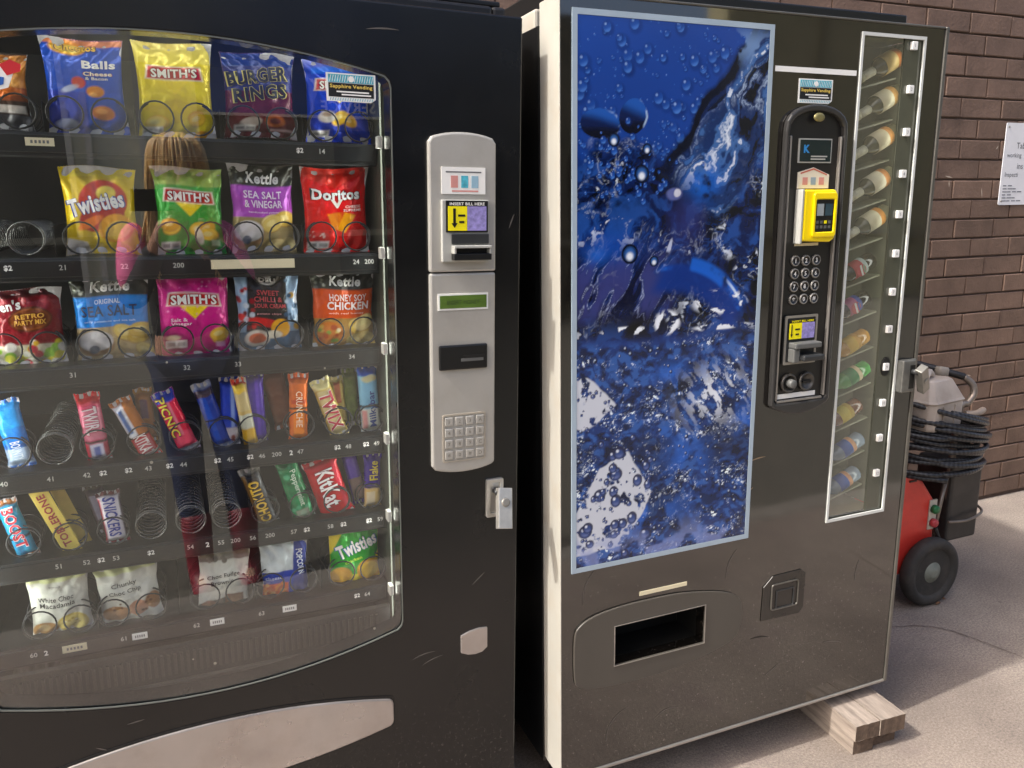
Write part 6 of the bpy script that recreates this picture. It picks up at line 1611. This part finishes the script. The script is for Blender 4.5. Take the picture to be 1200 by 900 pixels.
# ================================================================== THE PERSON TAKING THE PICTURE (mirrored in the snack machine glass)
def skin(name, joints, edges, material, parent=None, sub=2, root=0):
    """joints: [(x,y,z,r)] or [(x,y,z,(rx,ry))]"""
    me = bpy.data.meshes.new(name)
    me.from_pydata([j[:3] for j in joints], edges, [])
    o = bpy.data.objects.new(name, me); COL.objects.link(o)
    me.materials.append(material)
    if parent: o.parent = parent
    sk = o.modifiers.new('skin', 'SKIN'); sk.use_smooth_shade = True
    lay = me.skin_vertices[0].data
    for i, j in enumerate(joints):
        r = j[3]; lay[i].radius = r if isinstance(r, tuple) else (r, r)
        lay[i].use_root = i == root
    sb = o.modifiers.new('sub', 'SUBSURF'); sb.levels = sub; sb.render_levels = sub
    return o
M_skin = mat('skin', '#c99a82', rough=.5)
M_denim = mat('navy_denim', '#1d2c52', rough=.85, var=.15, vscale=40)
M_vest = mat('dark_vest', '#20222a', rough=.7)
M_pink = mat('pink_sleeve', '#ff78b2', rough=.7, var=.08)
M_boot = mat('maroon_boot', '#8a2436', rough=.45)
M_hair = mat('blonde_hair', '#f0cc8c', rough=.4, var=.25, vscale=60)
per = thing('person', 'person with long blonde hair and pink sleeves holding up a phone, mirrored in the glass', 'person', Matrix.Translation((.07, -.36, -.11)) @ Matrix.Diagonal((1, 1, 1.07, 1)))
J = [(0, -.02, .92, (.14, .10)), (0, -.02, 1.10, (.115, .085)), (0, -.02, 1.28, (.14, .095)), (0, 0, 1.40, .055), (.01, .02, 1.47, .05), (.02, .04, 1.55, (.078, .09)), (.02, .045, 1.63, (.07, .082)),
     (-.17, 0, 1.355, .052), (-.185, .13, 1.14, .040), (-.075, .27, 1.36, .028), (-.045, .30, 1.42, .030),
     (.17, 0, 1.355, .052), (.24, .12, 1.13, .040), (.085, .27, 1.37, .028), (.06, .295, 1.42, .030),
     (-.07, -.01, .86, .085), (-.06, .10, .48, .056), (-.05, .18, .09, .038), (-.05, .31, .04, .034),
     (.10, -.01, .86, .085), (.12, .10, .48, .056), (.13, .18, .09, .038), (.135, .31, .04, .034)]
EJ = [(0, 1), (1, 2), (2, 3), (3, 4), (4, 5), (5, 6), (2, 7), (7, 8), (8, 9), (9, 10), (2, 11), (11, 12), (12, 13), (13, 14), (0, 15), (15, 16), (16, 17), (17, 18), (0, 19), (19, 20), (20, 21), (21, 22)]
body = skin('body', J, EJ, M_skin, per)
g = .014
grow = lambda k, e=g: (*J[k][:3], tuple(v + e for v in J[k][3]) if isinstance(J[k][3], tuple) else J[k][3] + e)
skin('jeans', [grow(0), grow(15), grow(16), (J[17][0], .15, .26, .06), grow(19), grow(20), (J[21][0], .15, .26, .06)], [(0, 1), (1, 2), (2, 3), (0, 4), (4, 5), (5, 6)], M_denim, per)
skin('vest', [(0, -.02, .90, (.160, .122)), grow(1, .022), grow(2, .022), (0, 0, 1.385, .075)], [(0, 1), (1, 2), (2, 3)], M_vest, per)
for a, b_, c_ in ((7, 8, 9), (11, 12, 13)):
    s1 = -1 if a == 7 else 1
    skin('sleeve', [(.115 * s1, 0, 1.36, .068), grow(a, .018), tuple((J[a][k] + J[b_][k]) / 2 for k in range(3)) + (.062,), (*[J[a][k] * .12 + J[b_][k] * .88 for k in range(3)], .056)], [(0, 1), (1, 2), (2, 3)], M_pink, per)
    skin('cuff', [(*[J[a][k] * .14 + J[b_][k] * .86 for k in range(3)], .058), grow(b_, .016), tuple((J[b_][k] + J[c_][k]) / 2 for k in range(3)) + (.046,), (*[J[b_][k] * .12 + J[c_][k] * .88 for k in range(3)], .040)], [(0, 1), (1, 2), (2, 3)], M_vest, per)
    # palm and fingers round the phone
    hx, hy, hz_ = J[c_ + 1][:3]
    for q in range(4):
        y0 = hz_ + .012 + q * .0
        fx = hx - s1 * .006
        skin('finger', [(fx, hy - .005, hz_ - .012 + q * .018, .009), (fx - s1 * .012, hy + .022, hz_ - .008 + q * .018, .0085), (fx - s1 * .032, hy + .034, hz_ - .006 + q * .018, .008), (fx - s1 * (.046 + .004 * (q % 3)), hy + .030, hz_ - .006 + q * .018, .007)], [(0, 1), (1, 2), (2, 3)], M_skin, per, 1)
    skin('thumb', [(hx, hy - .008, hz_ - .01, .011), (hx - s1 * .02, hy - .012, hz_ + .012, .010), (hx - s1 * .04, hy - .006, hz_ + .026, .0085)], [(0, 1), (1, 2)], M_skin, per, 1)
for k, kn in ((18, 16), (22, 20)):
    x = J[k][0]
    skin('boot', [(J[kn + 1][0], .14, .34, .068), (J[kn + 1][0], .165, .20, .060), (J[kn + 1][0], .175, .085, .056), (x, .25, .048, (.046, .044)), (x, .32, .042, (.044, .038))], [(0, 1), (1, 2), (2, 3), (3, 4)], M_boot, per)
# face
for s1 in (-1, 1):
    MB().lathe([(0, -.012), (.008, -.009), (.012, 0), (.008, .009), (0, .012)], 12, Matrix.Translation((.02 + s1 * .031, .122, 1.575))).build('eye', mat('eye', '#2c3640', rough=.2), per)
    MB().box(.02 + s1 * .031 - .017, .02 + s1 * .031 + .017, .124, .130, 1.594, 1.598).build('eyebrow', M_hair, per)
skin('nose', [(.02, .12, 1.578, .008), (.02, .138, 1.55, .012), (.02, .128, 1.54, .011)], [(0, 1), (1, 2)], M_skin, per, 1)
MB().tube(smooth([(-.004, .120, 1.508), (.02, .128, 1.506), (.044, .120, 1.508)]), .006, 8).build('mouth', mat('lips', '#a85a58', rough=.4), per)
# hair: overlapping locks falling past the shoulders
rhh = random.Random(4); hm = MB()
for k in range(420):
    a = rhh.uniform(rad(-205), rad(25)) if k % 5 else rhh.uniform(rad(-60), rad(240))
    top = (.02 + .03 * math.cos(a), .03 + .03 * math.sin(a), 1.715 - .01 * rhh.random())
    r1 = .088 + rhh.uniform(0, .026)
    long_ = (math.sin(a) < .35)
    p = [top, (.02 + r1 * .8 * math.cos(a), .035 + r1 * .95 * math.sin(a), 1.68), (.02 + r1 * math.cos(a), .035 + r1 * 1.1 * math.sin(a), 1.58)]
    if long_:
        p += [(.02 + (r1 + .012) * math.cos(a), .03 + (r1 + .005) * math.sin(a), 1.46), (.02 + (r1 + .03) * math.cos(a) + rhh.uniform(-.02, .02), .03 + (r1 + .01) * math.sin(a), 1.33), (.02 + (r1 + .03) * math.cos(a) + rhh.uniform(-.03, .03), .04 + (r1 + .005) * math.sin(a), rhh.uniform(1.16, 1.26))]
    sp = smooth(p, 4); n_ = len(sp)
    hm.tube(sp, [.0062 * (1 - .75 * (i / n_) ** 2) for i in range(n_)], 5)
hm.build('hair', M_hair, per)
phone = MB().box(-.082, .072, -.040, .036, .014, .022).build('phone', mat('phone_black', '#101114', rough=.2), None, bevel=.003)
phone.matrix_world = cam.matrix_world.copy()
tag(phone, 'dark phone held up in both hands, mirrored in the glass', 'phone')
